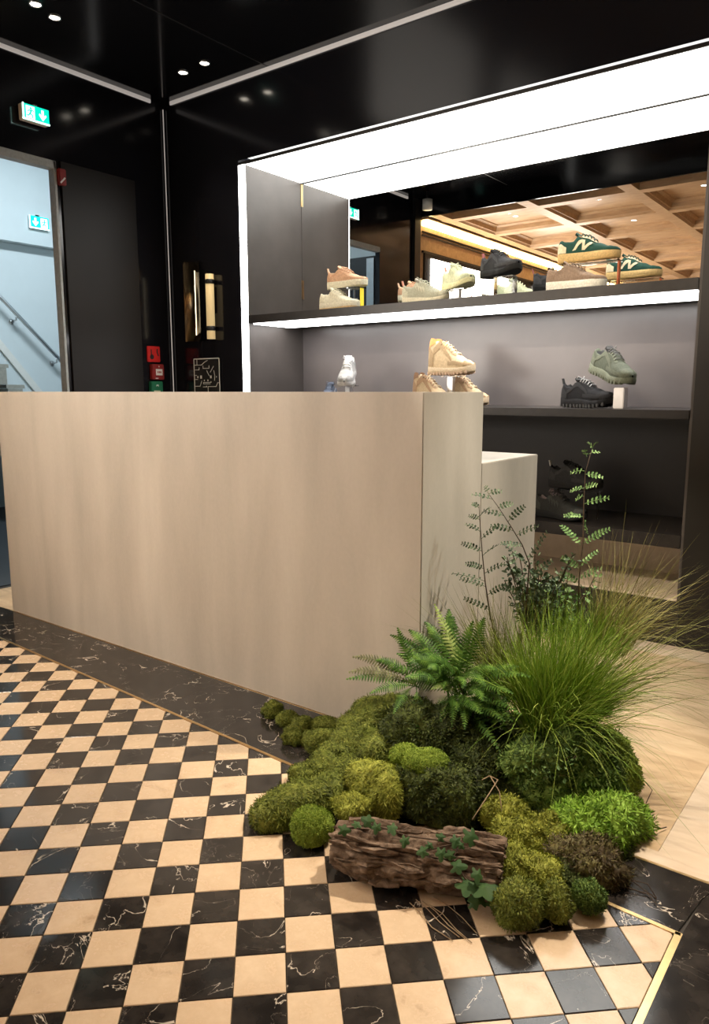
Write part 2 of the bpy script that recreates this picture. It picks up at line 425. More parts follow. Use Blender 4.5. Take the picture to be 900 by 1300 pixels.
# joints in the black ceiling
MB().box(-3.135, -3.129, YJ, YB, ZC - .0015, ZC + .001).build('joint', M_BLACK, cl)
struct('trim_1', MB().box(XL + .001, XL + .012, 1.506, 3.24, 2.884, 2.9065, .002), M_TRIM)
struct('trim_2', MB().box(-3.98, XE, YB - .012, YB - .001, 2.884, 2.9065, .002), M_TRIM)
struct('trim_3', MB().tube([(XL + .012, YB - .012, 0), (XL + .012, YB - .012, 2.87)], 0.0032, 10), M_TRIM)
# hall behind: oak wall, cove, coffers, plain far walls
hall = struct('wall_left.001', MB().box(XL - .12, XL, YF, YJ, 0, ZC + .3), M_WOOD)
for z0, z1, dx in ((2.600, 2.612, .012), (2.63, 2.642, .014), (2.44, 2.46, .02)):
    MB().box(XL, XL + dx, YF, YJ - .07, z0, z1).build('picture_rail', M_SHELF if z0 < 2.6 or dx < .013 else M_DOOR, hall)
MB().box(XL, XL + .018, YF, YJ - .10, 1.2, 2.44).build('dark_surround', M_DOOR, hall)
for k, (y0, y1) in enumerate(((-0.75, 1.10), (-3.4, -1.35))):
    tag(MB().box(XL + .018, XL + .03, y0, y1, 1.2, 2.40).build('lit_panel', M_SCREEN, hall), 'glowing white panel')
MB().box(XL + .0, XL + .09, YF, YJ - .04, 2.738, 2.749).build('cove_shelf', M_WOOD, hall)
MB().box(XL + .012, XL + .07, YF, YJ - .06, 2.730, 2.7375).build('cove_strip', M_COVE, hall)
MB().box(XL + .001, XL + .008, YF, YJ - .06, 2.690, 2.728).build('cove_glow', M_COVE, hall)
struct('wall_right', MB().box(XE, XE + .1, YF, YB + .7, 0, ZC + .3), mat('warm_plaster', (0.42, 0.33, 0.25), 0.7))
struct('wall_front', MB().box(XL - .12, XE + .1, YF - .1, YF, 0, ZC + .3), MATS['warm_plaster'])
ch_o = struct('ceiling.001', MB().box(XL - .12, XE, YF, YJ - .02, ZC + .06, ZC + .16), M_WOOD)
bxs = [-2.11 + .885 * k for k in range(-2, 6)]; bys = [1.0 - .90 * k for k in range(0, 7)]
for x in bxs: MB().box(x - .055, x + .055, YF, YJ - .021, ZH, ZC + .06).build('beam', M_WOOD, ch_o)
for y in bys: MB().box(XL + .10, XE, y - .055, y + .055, ZH + .0005, ZC + .06).build('beam', M_WOOD, ch_o)
for a in range(len(bxs) - 1):
    for b in range(len(bys) - 1):
        x0, x1, y0, y1 = bxs[a] + .055, bxs[a + 1] - .055, bys[b + 1] + .055, bys[b] - .055
        mb = MB(); prof = ((0.0, ZH + .003), (0.012, ZH + .020), (0.026, ZH + .020), (0.036, ZH + .060), (0.062, ZH + .075), (0.066, ZH + .085))
        rows = [[(x0 + i, y0 + i, z), (x1 - i, y0 + i, z), (x1 - i, y1 - i, z), (x0 + i, y1 - i, z)] for i, z in prof]
        mb.grid(rows, True); mb.add(rows[-1], [(0, 1, 2, 3)])
        mb.build('coffer', M_WOOD, ch_o, fixn=False)
# stairwell beyond the opening
XS = -7.0
sw_o = struct('wall_left.002', MB().box(XS - .1, XS, 0.9, 6.5, 0, 3.6), M_STAIRW)
struct('wall_left.003', MB().box(XS, XL - .15, 6.4, 6.5, 0, 3.6), M_STAIRW); struct('wall_left.004', MB().box(XS, XL - .15, .8, .9, 0, 3.6), M_STAIRW)
struct('wall_left.005', MB().box(XL - .25, XL - .15, YB + .1, 6.4, 0, 3.6), M_STAIRW); struct('ceiling.002', MB().box(XS - .1, XL - .15, .8, 6.5, 3.6, 3.7), M_STAIRW)
struct('floor.001', MB().box(XS, XL - .06, .9, 6.4, -.05, 0), mat('slate_floor', (.035, .04, .045), .5))
pS2 = onX(72, 318, XS)
MB().box(XS, XS + .006, .9, 6.4, pS2.z, 3.6).build('bulkhead', mat('blue_grey_paint', (.52, .585, .62), .7, var=.02), sw_o)
struct('trim_4', MB().box(XL - .053, XL + .004, DY0, DY1, DZ - .04, DZ + .002).box(XL - .053, XL + .004, DY1 - .012, DY1 + .002, 0, DZ), mat('grey_frame', (0.36, 0.39, 0.40), 0.5))
pS = onX(0, 308, XS); pS2 = onX(72, 318, XS)
MB().box(XS, XS + .10, .9, 6.4, pS2.z, 3.6).build('bulkhead', M_STAIRW, sw_o)

# ------------------------------------------------------------------ lamps in the ceilings
def downlight(label, x, y, z, tgt, power, angle=70, r=.027, size=.03, color=(1.0, 0.86, 0.68), blend=.7, group=None):
    t = thing('ceiling_light', label, 'ceiling light', (x, y, z), 0, group)
    ring = MB(); rows = []
    for rr, zz in ((r * 1.12, 0.0), (r * 1.12, -.004), (r * .95, -.004), (r * .86, .006)):
        rows.append([(rr * math.cos(2 * PI * k / 20), rr * math.sin(2 * PI * k / 20), zz - .001) for k in range(20)])
    ring.grid(rows, True).build('trim_ring', M_STEEL, t, True)
    MB().cyl((0, 0, -.0025), r * .88, .002, 20).build('lens', M_LENS, t)
    spot('lamp', (x, y, z - .02), tgt, power, angle, blend, size, color, t)
    return t
downlight('left of two small downlights by the exit sign, at the very top edge', -3.53, 2.174, ZC, (-3.3, 2.1, 0), SPOT_DARK * .5, 80)
downlight('right of two small downlights above the exit sign', -3.575, 2.30, ZC, (-3.4, 2.3, 0), SPOT_DARK * .5, 80)
downlight('left of two small downlights near the black wall corner', -3.573, 3.10, ZC, (-3.5, 2.9, 0), SPOT_DARK * .4, 70)
downlight('right of two small downlights near the black wall corner', -3.381, 3.09, ZC, (-3.3, 2.8, 0), SPOT_DARK * .4, 70)
downlight('black ceiling downlight above the planting', -0.42, 2.55, ZC, (-0.76, 1.72, 0.1), PLANT_SPOT, 40, size=.025)
downlight('black ceiling neutral white downlight to the right of the planting', .35, 2.95, ZC, (-1.16, 2.52, .45), SPOT_DARK * 2.6, 40, color=(.93, 1.0, .93))
downlight('black ceiling downlight above the display wall', -1.6, 2.0, ZC, (-1.3, 2.7, 0), SPOT_DARK, 80)
downlight('black ceiling downlight in front of the low desk block', -0.55, 3.05, ZC, (-.50, 2.6, 0), SPOT_DARK * 1.3, 62)
for (x, y, tg, pw, an) in ((-3.44, .63, (-2.9, 1.2, 0), .9, 60), (-3.44, .47, (-2.7, 1.9, .5), .8, 60), (-2.55, .63, (-2.1, 1.2, 0), .6, 60), (-2.55, -.27, (-2.5, 1.9, .6), 1.1, 50), (-2.55, -.43, (-2.6, 3.6, 1.80), 8, 24),
                       (-1.667, .55, (-1.5, 1.0, 0), .5, 60), (-1.667, -.27, (-1.8, 1.9, .6), 1.1, 50), (-1.667, -.43, (-1.7, 3.6, 1.78), 8, 24), (-.78, .55, (-.7, .8, 0), .5, 55), (-.78, -.27, (-1.0, 3.42, .16), 14.0, 14),
                       (-.78, -.43, (-1.1, 3.6, 1.74), 8, 22), (.10, .55, (-.2, .6, 0), .5, 55)):
    downlight('small downlight in the oak coffered ceiling, reflected in the mirror', x, y, ZH + .0845, tg, SPOT_WOOD * pw, an, group='downlights of the coffered ceiling')
def area(name, loc, rot, sx, sy, power, color):
    l = bpy.data.lights.new(name, 'AREA'); l.shape = 'RECTANGLE'; l.size = sx; l.size_y = sy; l.energy = power; l.color = color
    o = bpy.data.objects.new(name, l); COL.objects.link(o); o.location = loc; o.rotation_euler = rot; return o
t = thing('stair_light', 'cool strip light on the stairwell ceiling', 'light', (-5.4, 3.6, 3.598))
MB().box(-.06, .06, -.7, .7, -.03, 0).build('diffuser', glow('cool_tube', (0.62, 0.88, 1.0), 3.0), t)
area('stair_lamp', (-5.4, 3.6, 3.55), (0, 0, 0), .3, 1.4, STAIR_W, (0.80, 0.93, 1.0))

# ------------------------------------------------------------------ display niche
nc = thing('display_niche', 'lit display niche with black shelves and a mirror, built into the black wall', 'shelving', (XN, YB, 0))
def npart_(name, mb, m, label=None):
    for i, v in enumerate(mb.v): mb.v[i] = (v[0] - XN, v[1] - YB, v[2])
    o = mb.build(name, m, nc); return tag(o, label)
npart_('side_panel', MB().box(XN - .05, XN, YB + .004, YM, ZN0, ZN1), M_SATIN)
npart_('side_panel', MB().box(XR - .0005, XR - .012, YB + .004, YM, ZN0, ZN1), M_SATIN)
npart_('base_panel', MB().box(XN, XR - .012, YB, YM, ZN0 - .018, ZN0), M_PALE, 'beige stone niche base')
npart_('rear_plinth', MB().box(XN, XR - .012, YM, YM + .02, ZN0, .40), M_PALE)
npart_('top_seam', MB().box(XN, XR - .012, YM - .010, YM - .0005, ZN1 - .006, ZN1 - .0015), M_BLACK)
npart_('added_plinth_light', MB().box(XN + .05, XR - .05, YB + .10, YB + .112, .4285, .4327), glow('added_warm_strip', (1.0, .84, .62), 3.0))  # added strip under the bottom shelf, out of sight, brightens the niche base
npart_('socket_box', MB().box(-1.42, -1.30, YM - .03, YM, .34, .432, .004), M_BLACK, 'small dark box under the bottom shelf')
npart_('back_panel', MB().box(XN, XR - .012, YM, YM + .02, 1.0, 1.555), M_BACK)
npart_('back_panel', MB().box(XN, XR - .012, YM, YM + .02, .40, .999), mat('shaded_back_panel', (.020, .018, .019), .35, var=.06), 'lower back panel, coloured dark as in shade')  # shade of the unlit bottom compartment put into the panel colour
npart_('mirror', MB().box(XN, XR - .012, YM, YM + .006, 1.557, ZN1), M_MIRROR, 'wall mirror above the top shelf')
npart_('mirror_trim', MB().box(XN, XN + .003, YM - .004, YM, 1.557, ZN1), M_SATIN)
for z0, z1 in ((1.70, 1.82), (2.28, 2.42)): npart_('mirror_clip', MB().box(XN + .0005, XN + .005, YM - .008, YM - .004, z0, z1), M_BRASS)
npart_('luminous_ceiling', MB().box(XN, XR - .012, YB + .002, YM - .004, ZN1 - .001, ZN1 + .02), M_NICHE, 'glowing white ceiling panel')
npart_('top_edge', MB().box(XN - .05, XR, YB - .008, YB + .002, ZN1, ZN1 + .016), M_SHELF)
npart_('light_profile', MB().box(XN - .052, XN - .002, YB - .006, YB + .004, ZN0, ZN1 + .004), M_LED, 'glowing vertical light strip')
npart_('shelf', MB().box(XN + .001, XR - .013, YB - .004, YM - .001, 1.5095, 1.557, .002), M_SHELF)
npart_('shelf_light', MB().box(XN + .03, XR - .02, YB + .012, YB + .34, 1.5035, 1.5092), M_UNDER, 'glowing light panel under the top shelf')
npart_('shelf', MB().box(XN + .001, XR - .013, YB - .004, YM - .001, .986, 1.023, .002), M_SHELF)
npart_('shelf', MB().box(XN + .001, XR - .013, YB - .004, YM - .001, .433, .49, .002), M_SHELF)

# ------------------------------------------------------------------ counter
ct = MB().box(-3.592, XC, YC, 2.252, 0, 1.0985, .0025)
tag(ct.build('counter', M_PLASTER), 'long beige plaster sales counter with faint vertical streaks', 'counter')
tag(MB().box(-3.30, XC - .0008, 2.253, 2.712, 0, .862, .0025).build('low_counter', M_PLASTER), 'lower grey plaster desk block standing behind the long counter', 'counter')

# ------------------------------------------------------------------ things on the black walls
def man_sign(name, label, c, wd, ht, th, face, flip=False, panel=None, mirror_order=False):
    """back-lit exit sign; face = +X. c = centre of the front face. y to the right seen from +X is -y... signs read left to right along +y"""
    t = thing(name, label, 'sign', (c.x, c.y, c.z))
    panel = panel or M_SIGNG
    MB().box(-th, -.004, -wd / 2, wd / 2, -ht / 2, ht / 2, .004).build('housing', M_WHITE if not flip else M_STEEL, t)
    MB().box(-.004, 0, -wd / 2 + .002, wd / 2 - .002, -ht / 2 + .002, ht / 2 - .002).build('lit_face', panel, t)
    edge = MB()
    for a, b, cc, d in ((-wd / 2, wd / 2, -ht / 2, -ht / 2 + ht * .1), (-wd / 2, -wd / 2 + wd * .05, -ht / 2, ht / 2)):
        edge.box(-.002, .002, a, b, cc, d)
    edge.build('light_edge', M_SIGNW, t)
    # running figure in its white door, left half; arrow, right half
    s = ht; x0 = .0012
    def poly(pts, m, nm, oy, oz):
        return MB().prism([(0.0008, oy + p[0] * s, oz + p[1] * s) for p in pts], (1, 0, 0), x0).build(nm, m, t)
    dm, am = (-wd * .22, wd * .24) if not mirror_order else (wd * .24, -wd * .2)
    poly([(-.30, -.36), (.30, -.36), (.30, .38), (-.30, .38)], M_SIGNW, 'door_symbol', dm, 0)
    fig = MB(); z1 = .0024
    def fp(pts): fig.prism([(z1, dm + p[0] * s, p[1] * s) for p in pts], (1, 0, 0), .001)
    fp([(.02 + .07 * math.cos(a * PI / 5), .25 + .07 * math.sin(a * PI / 5)) for a in range(10)])
    fp([(-.10, .14), (.06, .18), (.10, .10), (.02, -.08), (-.08, -.06), (-.02, .06)])
    fp([(.06, .16), (.22, .04), (.26, .09), (.12, .20)]); fp([(-.10, .14), (-.24, .06), (-.22, .01), (-.06, .08)])
    fp([(-.08, -.06), (.02, -.08), (.16, -.14), (.16, -.32), (.10, -.32), (.10, -.18), (-.06, -.14)])
    fp([(-.08, -.06), (-.02, -.12), (-.16, -.26), (-.28, -.24), (-.28, -.18), (-.18, -.19)])
    fig.build('running_figure', panel, t)
    poly([(-.08, .34), (.08, .34), (.08, -.02), (.22, .10), (.26, .0), (0, -.32), (-.26, .0), (-.22, .10), (-.08, -.02)], M_SIGNW, 'arrow', am, 0)
    return t
pe = onX(46, 145, XL + .06)
es = man_sign('exit_sign', 'green lit exit sign with running figure and down arrow on the black wall', pe, .155, .083, .045, 'X')
MB().box(-.045, -.02, .0, .02, .042, .055).build('bracket', M_STEEL, es)
MB().box(-.0585, -.045, -.05, .05, -.02, .02).build('wall_mount', M_BLACK, es)
ps = onX(50, 283, XS + .13)
e2 = man_sign('exit_sign', 'cyan lit exit sign with down arrow on the blue stairwell wall', ps, .20, .115, .03, 'X', True, M_SIGNC, True)
MB().box(-.05, -.03, -.02, .02, -.03, .075).build('wall_mount', M_STEEL, e2)
# stair flight, handrail and string against the far stairwell wall
st = thing('staircase', 'pale stone stair flight seen through the stairwell opening', 'stairs', (XS, 5.0, 0))
XO = XS + 1.0
p1, p2 = onX(19, 473, XO), onX(34, 492, XO); slope = -(p2.z - p1.z) / (p2.y - p1.y); rise = .165; run = rise / slope
for k in range(16):
    zt = (k + 1) * rise; yk = p1.y - (zt - p1.z) / slope - st.location.y      # nosing of this tread on the line of nosings
    MB().box(.06, 1.0, yk - run - .02, yk - .02, k * rise + .001, zt - .032).box(.06, 1.0, yk - run - .03, yk, zt - .03, zt).build('step', M_STAIR, st)
q0, q1 = onX(0, 432, XS), onX(52, 496, XS); dq = (q1 - q0)
a_ = q0 - dq * 1.2; b_ = q1 + dq * 1.5
MB().prism([(.0005, a_.y - 5.0, a_.z), (.0005, b_.y - 5.0, b_.z), (.0005, b_.y - 5.0, b_.z - .10), (.0005, a_.y - 5.0, a_.z - .10)], (1, 0, 0), .02).build('string_board', M_WHITE, st)
h0, h1 = onX(0, 377, XS + .09), onX(82, 463, XS + .09); dh = h1 - h0
hr = thing('handrail', 'steel handrail sloping down the blue stairwell wall', 'handrail', (XS, h0.y, h0.z))
A_, B_ = h0 - dh * .8, h1 + dh * .5
MB().tube([(.09, A_.y - h0.y, A_.z - h0.z), (.09, B_.y - h0.y, B_.z - h0.z)], .019, 12).build('rail', M_STEEL, hr, True)
for u_ in (19, 71):
    f_ = (u_ - 0) / 82.0; q = h0 + dh * f_ - h0
    MB().tube([(.09, q.y, q.z - .015), (.085, q.y, q.z - .06), (.0, q.y, q.z - .07)], .008, 8).cyl((.0, q.y, q.z - .07), .025, .006, 14, axis='X').build('bracket', M_STEEL, hr, True)
# doors: closed flush service door, and the open leaf inside the stairwell
d1 = struct('door_1', MB().box(XL, XL + .012, 2.585, 3.092, .01, 2.392, .002), M_DOOR)
d2 = struct('door_2', MB().box(XL - .95, XL - .055, DY0 - .035, DY0 + .006, .01, 2.32, .002), mat('slate_door', (0.009, 0.010, 0.012), 0.45))
MB().box(XL - .14, XL - .06, DY0 + .0, DY0 + .012, .01, 2.30).build('edge_plate', M_STEEL, d2)
MB().tube([(XL - .25, DY0 + .006, 1.95), (XL - .25, DY0 + .05, 1.95), (XL - .25, DY0 + .05, 2.1), (XL - .25, DY0 + .006, 2.1)], .01, 8).build('handle', M_STEEL, d2)
def wallbox(name, label, cat, u0, v0, u1, v1, m, th=.025, parts=None):
    a, b = onX(u0, v0, XL + th), onX(u1, v1, XL + th)
    cy_, cz_ = (a.y + b.y) / 2, (a.z + b.z) / 2; wd, ht = abs(b.y - a.y), abs(a.z - b.z)
    t = thing(name, label, cat, (XL, cy_, cz_))
    MB().box(.0002, th, -wd / 2, wd / 2, -ht / 2, ht / 2, .004).build('case', m, t)
    return t, wd, ht, th
t, a, b, h = wallbox('alarm_sounder', 'small red wall tag above the black service door', 'alarm', 75, 213, 85, 236, M_DKRED, .03)
MB().prism([(h, -.02, -.032), (h, -.014, -.038), (h, .016, -.006), (h, .010, -.0)], (1, 0, 0), .001).build('white_mark', M_PRINTW, t)
t, a, b, h = wallbox('phone_sign', 'red sign with black handset symbol, topmost of three by the corner', 'sign', 187, 439, 204, 460, M_RED, .012)
mb = MB(); mb.cyl((h, -.018, -.018), .016, .001, 14, axis='X'); mb.box(h, h + .001, -.026, -.018, -.01, .03)
mb.prism([(h, .022, .035), (h, .032, .034), (h, .03, .012), (h, .038, -.01), (h, .03, -.012), (h, .020, .01)], (1, 0, 0), .001); mb.build('black_symbol', M_BLACK, t)
t, a, b, h = wallbox('fire_call_point', 'dark red fire call point with white label, between two signs', 'alarm', 193, 462, 209, 482, M_DKRED, .03)
MB().box(h, h + .002, -.02, .032, -.022, .018).build('white_label', M_PRINTW, t)
mb = MB()
for y in (-.008, .004, .014): mb.box(h + .002, h + .003, y, y + .007, -.008, .004)
mb.build('label_print', M_DKRED, t); MB().prism([(h, .002, .03), (h, .010, .03), (h, .006, .042)], (1, 0, 0), .001).build('white_triangle', M_PRINTW, t)
MB().box(h, h + .001, -.024, -.002, -.044, -.039).build('white_line', M_PRINTW, t)
t, a, b, h = wallbox('door_release', 'green door release box, lowest of three by the corner', 'switch', 192, 484, 208, 512, M_GREENP, .03)
MB().box(h, h + .002, -.028, .022, -.03, .012).build('white_label', mat('yellowish_print', (.6, .62, .45), .6, var=.03), t)
MB().prism([(h, -.006, .05), (h, .010, .05), (h, .012, .036), (h, .004, .044), (h, -.008, .038)], (1, 0, 0), .001).build('white_mark', M_PRINTW, t)
# sconce: bronze plate with a warm tube beside it
a, b = onY(238, 334, YB), onY(261, 433, YB)
sc = thing('wall_sconce', 'bronze wall sconce with a glowing warm tube, on the black wall', 'wall lamp', ((a.x + b.x) / 2, YB, (a.z + b.z) / 2))
wd, ht = b.x - a.x, a.z - b.z
mb = MB(); rows = []
for k in range(13):
    q = k / 12; x = -wd / 2 + wd * q; y = -.008 - .03 * (abs(q - .5) * 2) ** 2
    rows.append([(x, y, -ht / 2), (x, y, ht / 2), (x, y + .006, ht / 2), (x, y + .006, -ht / 2)])
mb.grid(rows, True); mb.build('curved_plate', M_BRONZE, sc, True)
tx = onY(267, 390, YB - .035).x - (a.x + b.x) / 2; z0_, z1_ = onY(268, 430, YB - .05).z - sc.location.z, onY(268, 347, YB - .05).z - sc.location.z
MB().cyl((tx, -.035, z0_), .026, z1_ - z0_, 24).build('tube', M_SCONCE, sc, True)
for z in (z0_ + .05, z1_ - .06): MB().cyl((tx, -.035, z), .028, .028, 24).build('dark_band', M_BLACK, sc, True)
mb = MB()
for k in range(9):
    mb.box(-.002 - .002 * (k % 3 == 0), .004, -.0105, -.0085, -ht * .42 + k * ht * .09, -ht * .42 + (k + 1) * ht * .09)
mb.build('plate_highlight', glow('highlight_glow', (1.0, .88, .6), 1.1), sc)  # highlight on the curved plate, put in as a thin glowing strip
MB().box(tx - .012, tx + .012, -.035, -.0005, -.08, .08).build('mount', M_BRONZE, sc)
# evacuation plan, white lines on black
a, b = onY(248, 456, YB), onY(281, 495, YB)
wd, ht = b.x - a.x, a.z - b.z + .02
pl = thing('evacuation_plan', 'square black floor plan with thin white lines, below the sconce', 'sign', (a.x + wd / 2, YB, a.z - ht / 2))
MB().box(-wd / 2, wd / 2, -.012, -.0005, -ht / 2, ht / 2, .001).build('board', M_BLACK, pl)
mb = MB()
def ln(x0, z0, x1, z1, t_=.0035):
    p, q = Vector(((x0 - .5) * wd, 0, (z0 - .5) * ht)), Vector(((x1 - .5) * wd, 0, (z1 - .5) * ht)); n = (q - p).cross(Vector((0, 1, 0))).normalized() * t_ / 2
    mb.prism([(v.x, -.0125, v.z) for v in (p + n, q + n, q - n, p - n)], (0, -1, 0), .001)
for e in ((0, 0, 0, 1), (1, 0, 1, 1), (0, 1, 1, 1), (0, .0, 1, 0)): ln(*e, t_=.006)
for e in ((.0, .82, .3, .82), (.12, .82, .12, 1), (.3, .82, .42, .9), (.42, .9, .55, .95), (.02, .68, .2, .68), (.2, .68, .2, .75), (.36, .72, .6, .72), (.6, .72, .6, .8), (.36, .72, .36, .8),
          (.5, .66, .6, .5), (.64, .6, .78, .78), (.78, .66, .82, .5), (.82, .5, .8, .36), (.02, .2, .22, .2), (.22, .2, .3, .36), (.36, .31, .64, .31), (.36, .27, .64, .27), (.36, .31, .36, .27), (.34, .18, .5, .18),
          (.54, .0, .54, .19), (.54, .19, .86, .19), (.86, .19, .92, .3), (.92, .3, 1, .3), (.02, .4, .14, .4), (.02, .52, .1, .52)): ln(*e)
for x, z, r_ in ((.14, .47, .03), (.27, .47, .045), (.66, .47, .04), (.88, .47, .018), (.4, .37, .02), (.54, .37, .025), (.66, .32, .02), (.48, .19, .02)): mb.box((x - .5 - r_ * .7) * wd, (x - .5 + r_ * .7) * wd, -.0135, -.0125, (z - .5 - r_) * ht, (z - .5 + r_) * ht)
mb.build('plan_lines', M_PRINTW, pl)
# pale cylinder hanging under the black ceiling (seen in the mirror)
q = Vector((-3.80, 1.56, 2.79))
t = thing('speaker', 'small pale cylinder hanging under the black ceiling, seen in the mirror', 'speaker', (q.x, q.y, ZC))
MB().cyl((0, 0, -.165), .045, .09, 24).build('body', M_WHITE, t, True); MB().cyl((0, 0, -.075), .008, .0745, 10).build('stem', M_BLACK, t, True)

# ------------------------------------------------------------------ shoes
def sm(x): x = max(0, min(1, x)); return x * x * (3 - 2 * x)
def interp(t, pts):
    for (a, b), (c, d) in zip(pts, pts[1:]):
        if t <= c: return b + (d - b) * sm((t - a) / (c - a))
    return pts[-1][1]
def lin(t, pts):
    for (a, b), (c, d) in zip(pts, pts[1:]):
        if t <= c: return b + (d - b) * (t - a) / (c - a)
    return pts[-1][1]
def shoe_mat(col, rough=.75): return mat('shoe_%03d_%03d_%03d' % tuple(int(c * 999) for c in col), col, rough, var=.16, vscale=120, spec=.22)
def make_shoe(label, style, upper, sole, accent=None, outsole=None, lining=None, laces=None, L=.29, group=None, mark='stripes', heel_tab=None, solemat=None):
    """style: court (flat cup sole), runner, trail, boot.  toe at +x, sole at z=0"""
    t = thing('hiking_boot' if style == 'boot' else 'sneaker', label, 'shoe', group=group)
    accent = accent or tuple(c * .8 for c in upper); outsole = outsole or sole; lining = lining or tuple(c * .7 for c in upper); laces = laces or upper
    mu, mso, ma, mo, ml, mla = (shoe_mat(c) for c in (upper, sole, accent, outsole, lining, laces))
    W = .052 * L / .29
    wp = [(0, .05), (.015, .42), (.06, .62), (.15, .70), (.32, .66), (.5, .76), (.7, 1.0), (.82, .98), (.91, .80), (.96, .56), (.988, .27), (1, .04)]
    if style == 'court': sh = [(0, .040), (.5, .036), (1, .032)]; spring = .006
    elif style == 'runner': sh = [(0, .037), (.35, .031), (.7, .022), (1, .020)]; spring = .022
    elif style == 'trail': sh = [(0, .044), (.2, .034), (.4, .038), (.7, .029), (1, .026)]; spring = .020
    else: sh = [(0, .040), (.4, .034), (1, .030)]; spring = .018
    top = {'court': [(0, .086), (.05, .100), (.15, .088), (.26, .086), (.36, .112), (.48, .098), (.68, .068), (.85, .056), (.95, .049), (1, .036)],
           'runner': [(0, .088), (.05, .104), (.15, .088), (.25, .086), (.36, .118), (.48, .104), (.68, .074), (.85, .063), (.95, .054), (1, .040)],
           'trail': [(0, .090), (.05, .108), (.15, .092), (.25, .090), (.36, .120), (.48, .108), (.68, .080), (.85, .070), (.95, .060), (1, .044)],
           'boot': [(0, .140), (.04, .176), (.12, .176), (.24, .168), (.34, .170), (.44, .136), (.66, .092), (.85, .072), (.95, .054), (1, .036)]}[style]
    top = [(a, b * (1.10 if a < .7 else 1.0)) for a, b in top]
    k_ = L / .29
    def z0(x): return (spring * max(0, (x - .68) / .32) ** 2 + (.006 * max(0, (.12 - x) / .12) ** 2 if style != 'court' else 0)) * k_
    def zs(x): return z0(x) + lin(x, sh) * k_ * (1 - .12 * max(0, (x - .8) / .2) if style == 'court' else 1)
    def wx(x): return W * interp(x, wp)
    def X(x): return (x - .5) * L
    cb = .42
    def opn(x): return sm((x - .025) / .06) * sm((cb - x) / .10)
    def surf(x, s, off=0.0):
        w_ = wx(x) * .97; h = max(.004, interp(x, top) * k_ + z0(x) * .6 - zs(x)); zb = zs(x)
        c = opn(x); a = abs(s); sg = 1 if s >= 0 else -1
        # closed arch
        ang = a * PI / 2; pw = .72 if x > .6 else .95
        yc, zc = w_ * math.sin(ang) ** .8, h * max(0, math.cos(ang)) ** pw
        # open collar: wall up to rim at a = .45, then dips inside
        rim = .45
        if a >= rim: q = (1 - a) / (1 - rim); yo, zo = w_ * (1 - .30 * q ** 1.5), h * q ** .9
        else: q = a / rim; yo, zo = w_ * .70 * q ** .35, h * (1 - .72 * (1 - q ** 3))
        y, z = (yc + (yo - yc) * c) * sg, zb + zc + (zo - zc) * c
        if off:
            n = Vector((.25 * (1 if x > .8 else 0), y / max(w_, .001), .35 + (1 - a) * .8)).normalized(); return Vector((X(x), y, z)) + n * off
        return Vector((X(x), y, z))
    xs = [i / 40 for i in range(41)]; xs[0] = .004; xs[-1] = .996; ss = [-1 + 2 * j / 24 for j in range(25)]
    mb = MB(); mb.grid([[surf(x, s) for s in ss] for x in xs])
    n = len(ss)
    for i in range(len(xs) - 1):
        for j in range(n - 1):
            x, s = (xs[i] + xs[i + 1]) / 2, (ss[j] + ss[j + 1]) / 2
            if .04 < x < cb - .03 and abs(s) < .40: mb.mi[i * (n - 1) + j] = 1
    mb.build('upper', [mu, ml], t, True, fixn=False)
    # sole: side wall plus bottom, slightly wider than the upper
    NB = 44; rows = []
    prof = [(.86, 0, 0), (.99, .12, 0), (1.04, .45, 0), (1.03, .9, 0), (.97, 1.02, 0)]
    mb = MB(); ring = [(x, 1) for x in xs[::1]] + [(x, -1) for x in xs[::-1]]
    for (fw, fz, _) in prof:
        rows.append([(X(x) * (1.0 + (.02 if fz > .3 else .01)), wx(x) * fw * sg + .0, z0(x) + (zs(x) - z0(x)) * fz) for x, sg in ring])
    mb.grid(rows, True); mb.add(rows[0], [tuple(range(len(ring)))]); mb.add(rows[-1], [tuple(range(len(ring)))])
    mb.build('midsole', solemat or mso, t, True)
    # outsole / lugs
    mb = MB()
    if style in ('trail', 'boot'):
        for i in range(13):
            x = .04 + i * .072
            for sg in (-1, 1):
                yy = wx(x) * sg; z = z0(x); mb.box(X(x) - .007, X(x) + .007, yy * .55, yy * 1.06, z - .004, z + .014, .002)
        tag(mb.build('tread', mo, t), kind='stuff')
    else:
        rows = [[(X(x) * 1.012, wx(x) * fw * sg, z0(x) + dz) for x, sg in ring] for fw, dz in ((.84, -.003), (1.0, -.001), (1.045, .007), (1.03, .010))]
        mb.grid(rows, True); mb.add(rows[0], [tuple(range(len(ring)))]); mb.build('outsole', mo, t, True)
    # overlays that follow the upper
    def patch(name, m, quads, off=.0022):
        for (x0, x1, f0, f1) in quads:
            for side in (-1, 1):
                rows = []
                for i in range(7):
                    x = x0 + (x1 - x0) * i / 6; a0, a1 = f0(x), f1(x)
                    rows.append([surf(x, side * (a0 + (a1 - a0) * j / 4), off) for j in range(5)])
                MB().grid(rows).build(name, m, t, True, fixn=False)
    patch('toe_cap', ma if style != 'court' else mu, [(.86, .985, lambda x: .42 if style != 'trail' else .2, lambda x: .99)])
    patch('heel_counter', ma, [(.012, .17, lambda x: .56 + x * 1.2, lambda x: .99)])
    patch('eyestay', mu if mark == 'stripes' else ma, [(.40, .66, lambda x: .16, lambda x: .36)], .003)
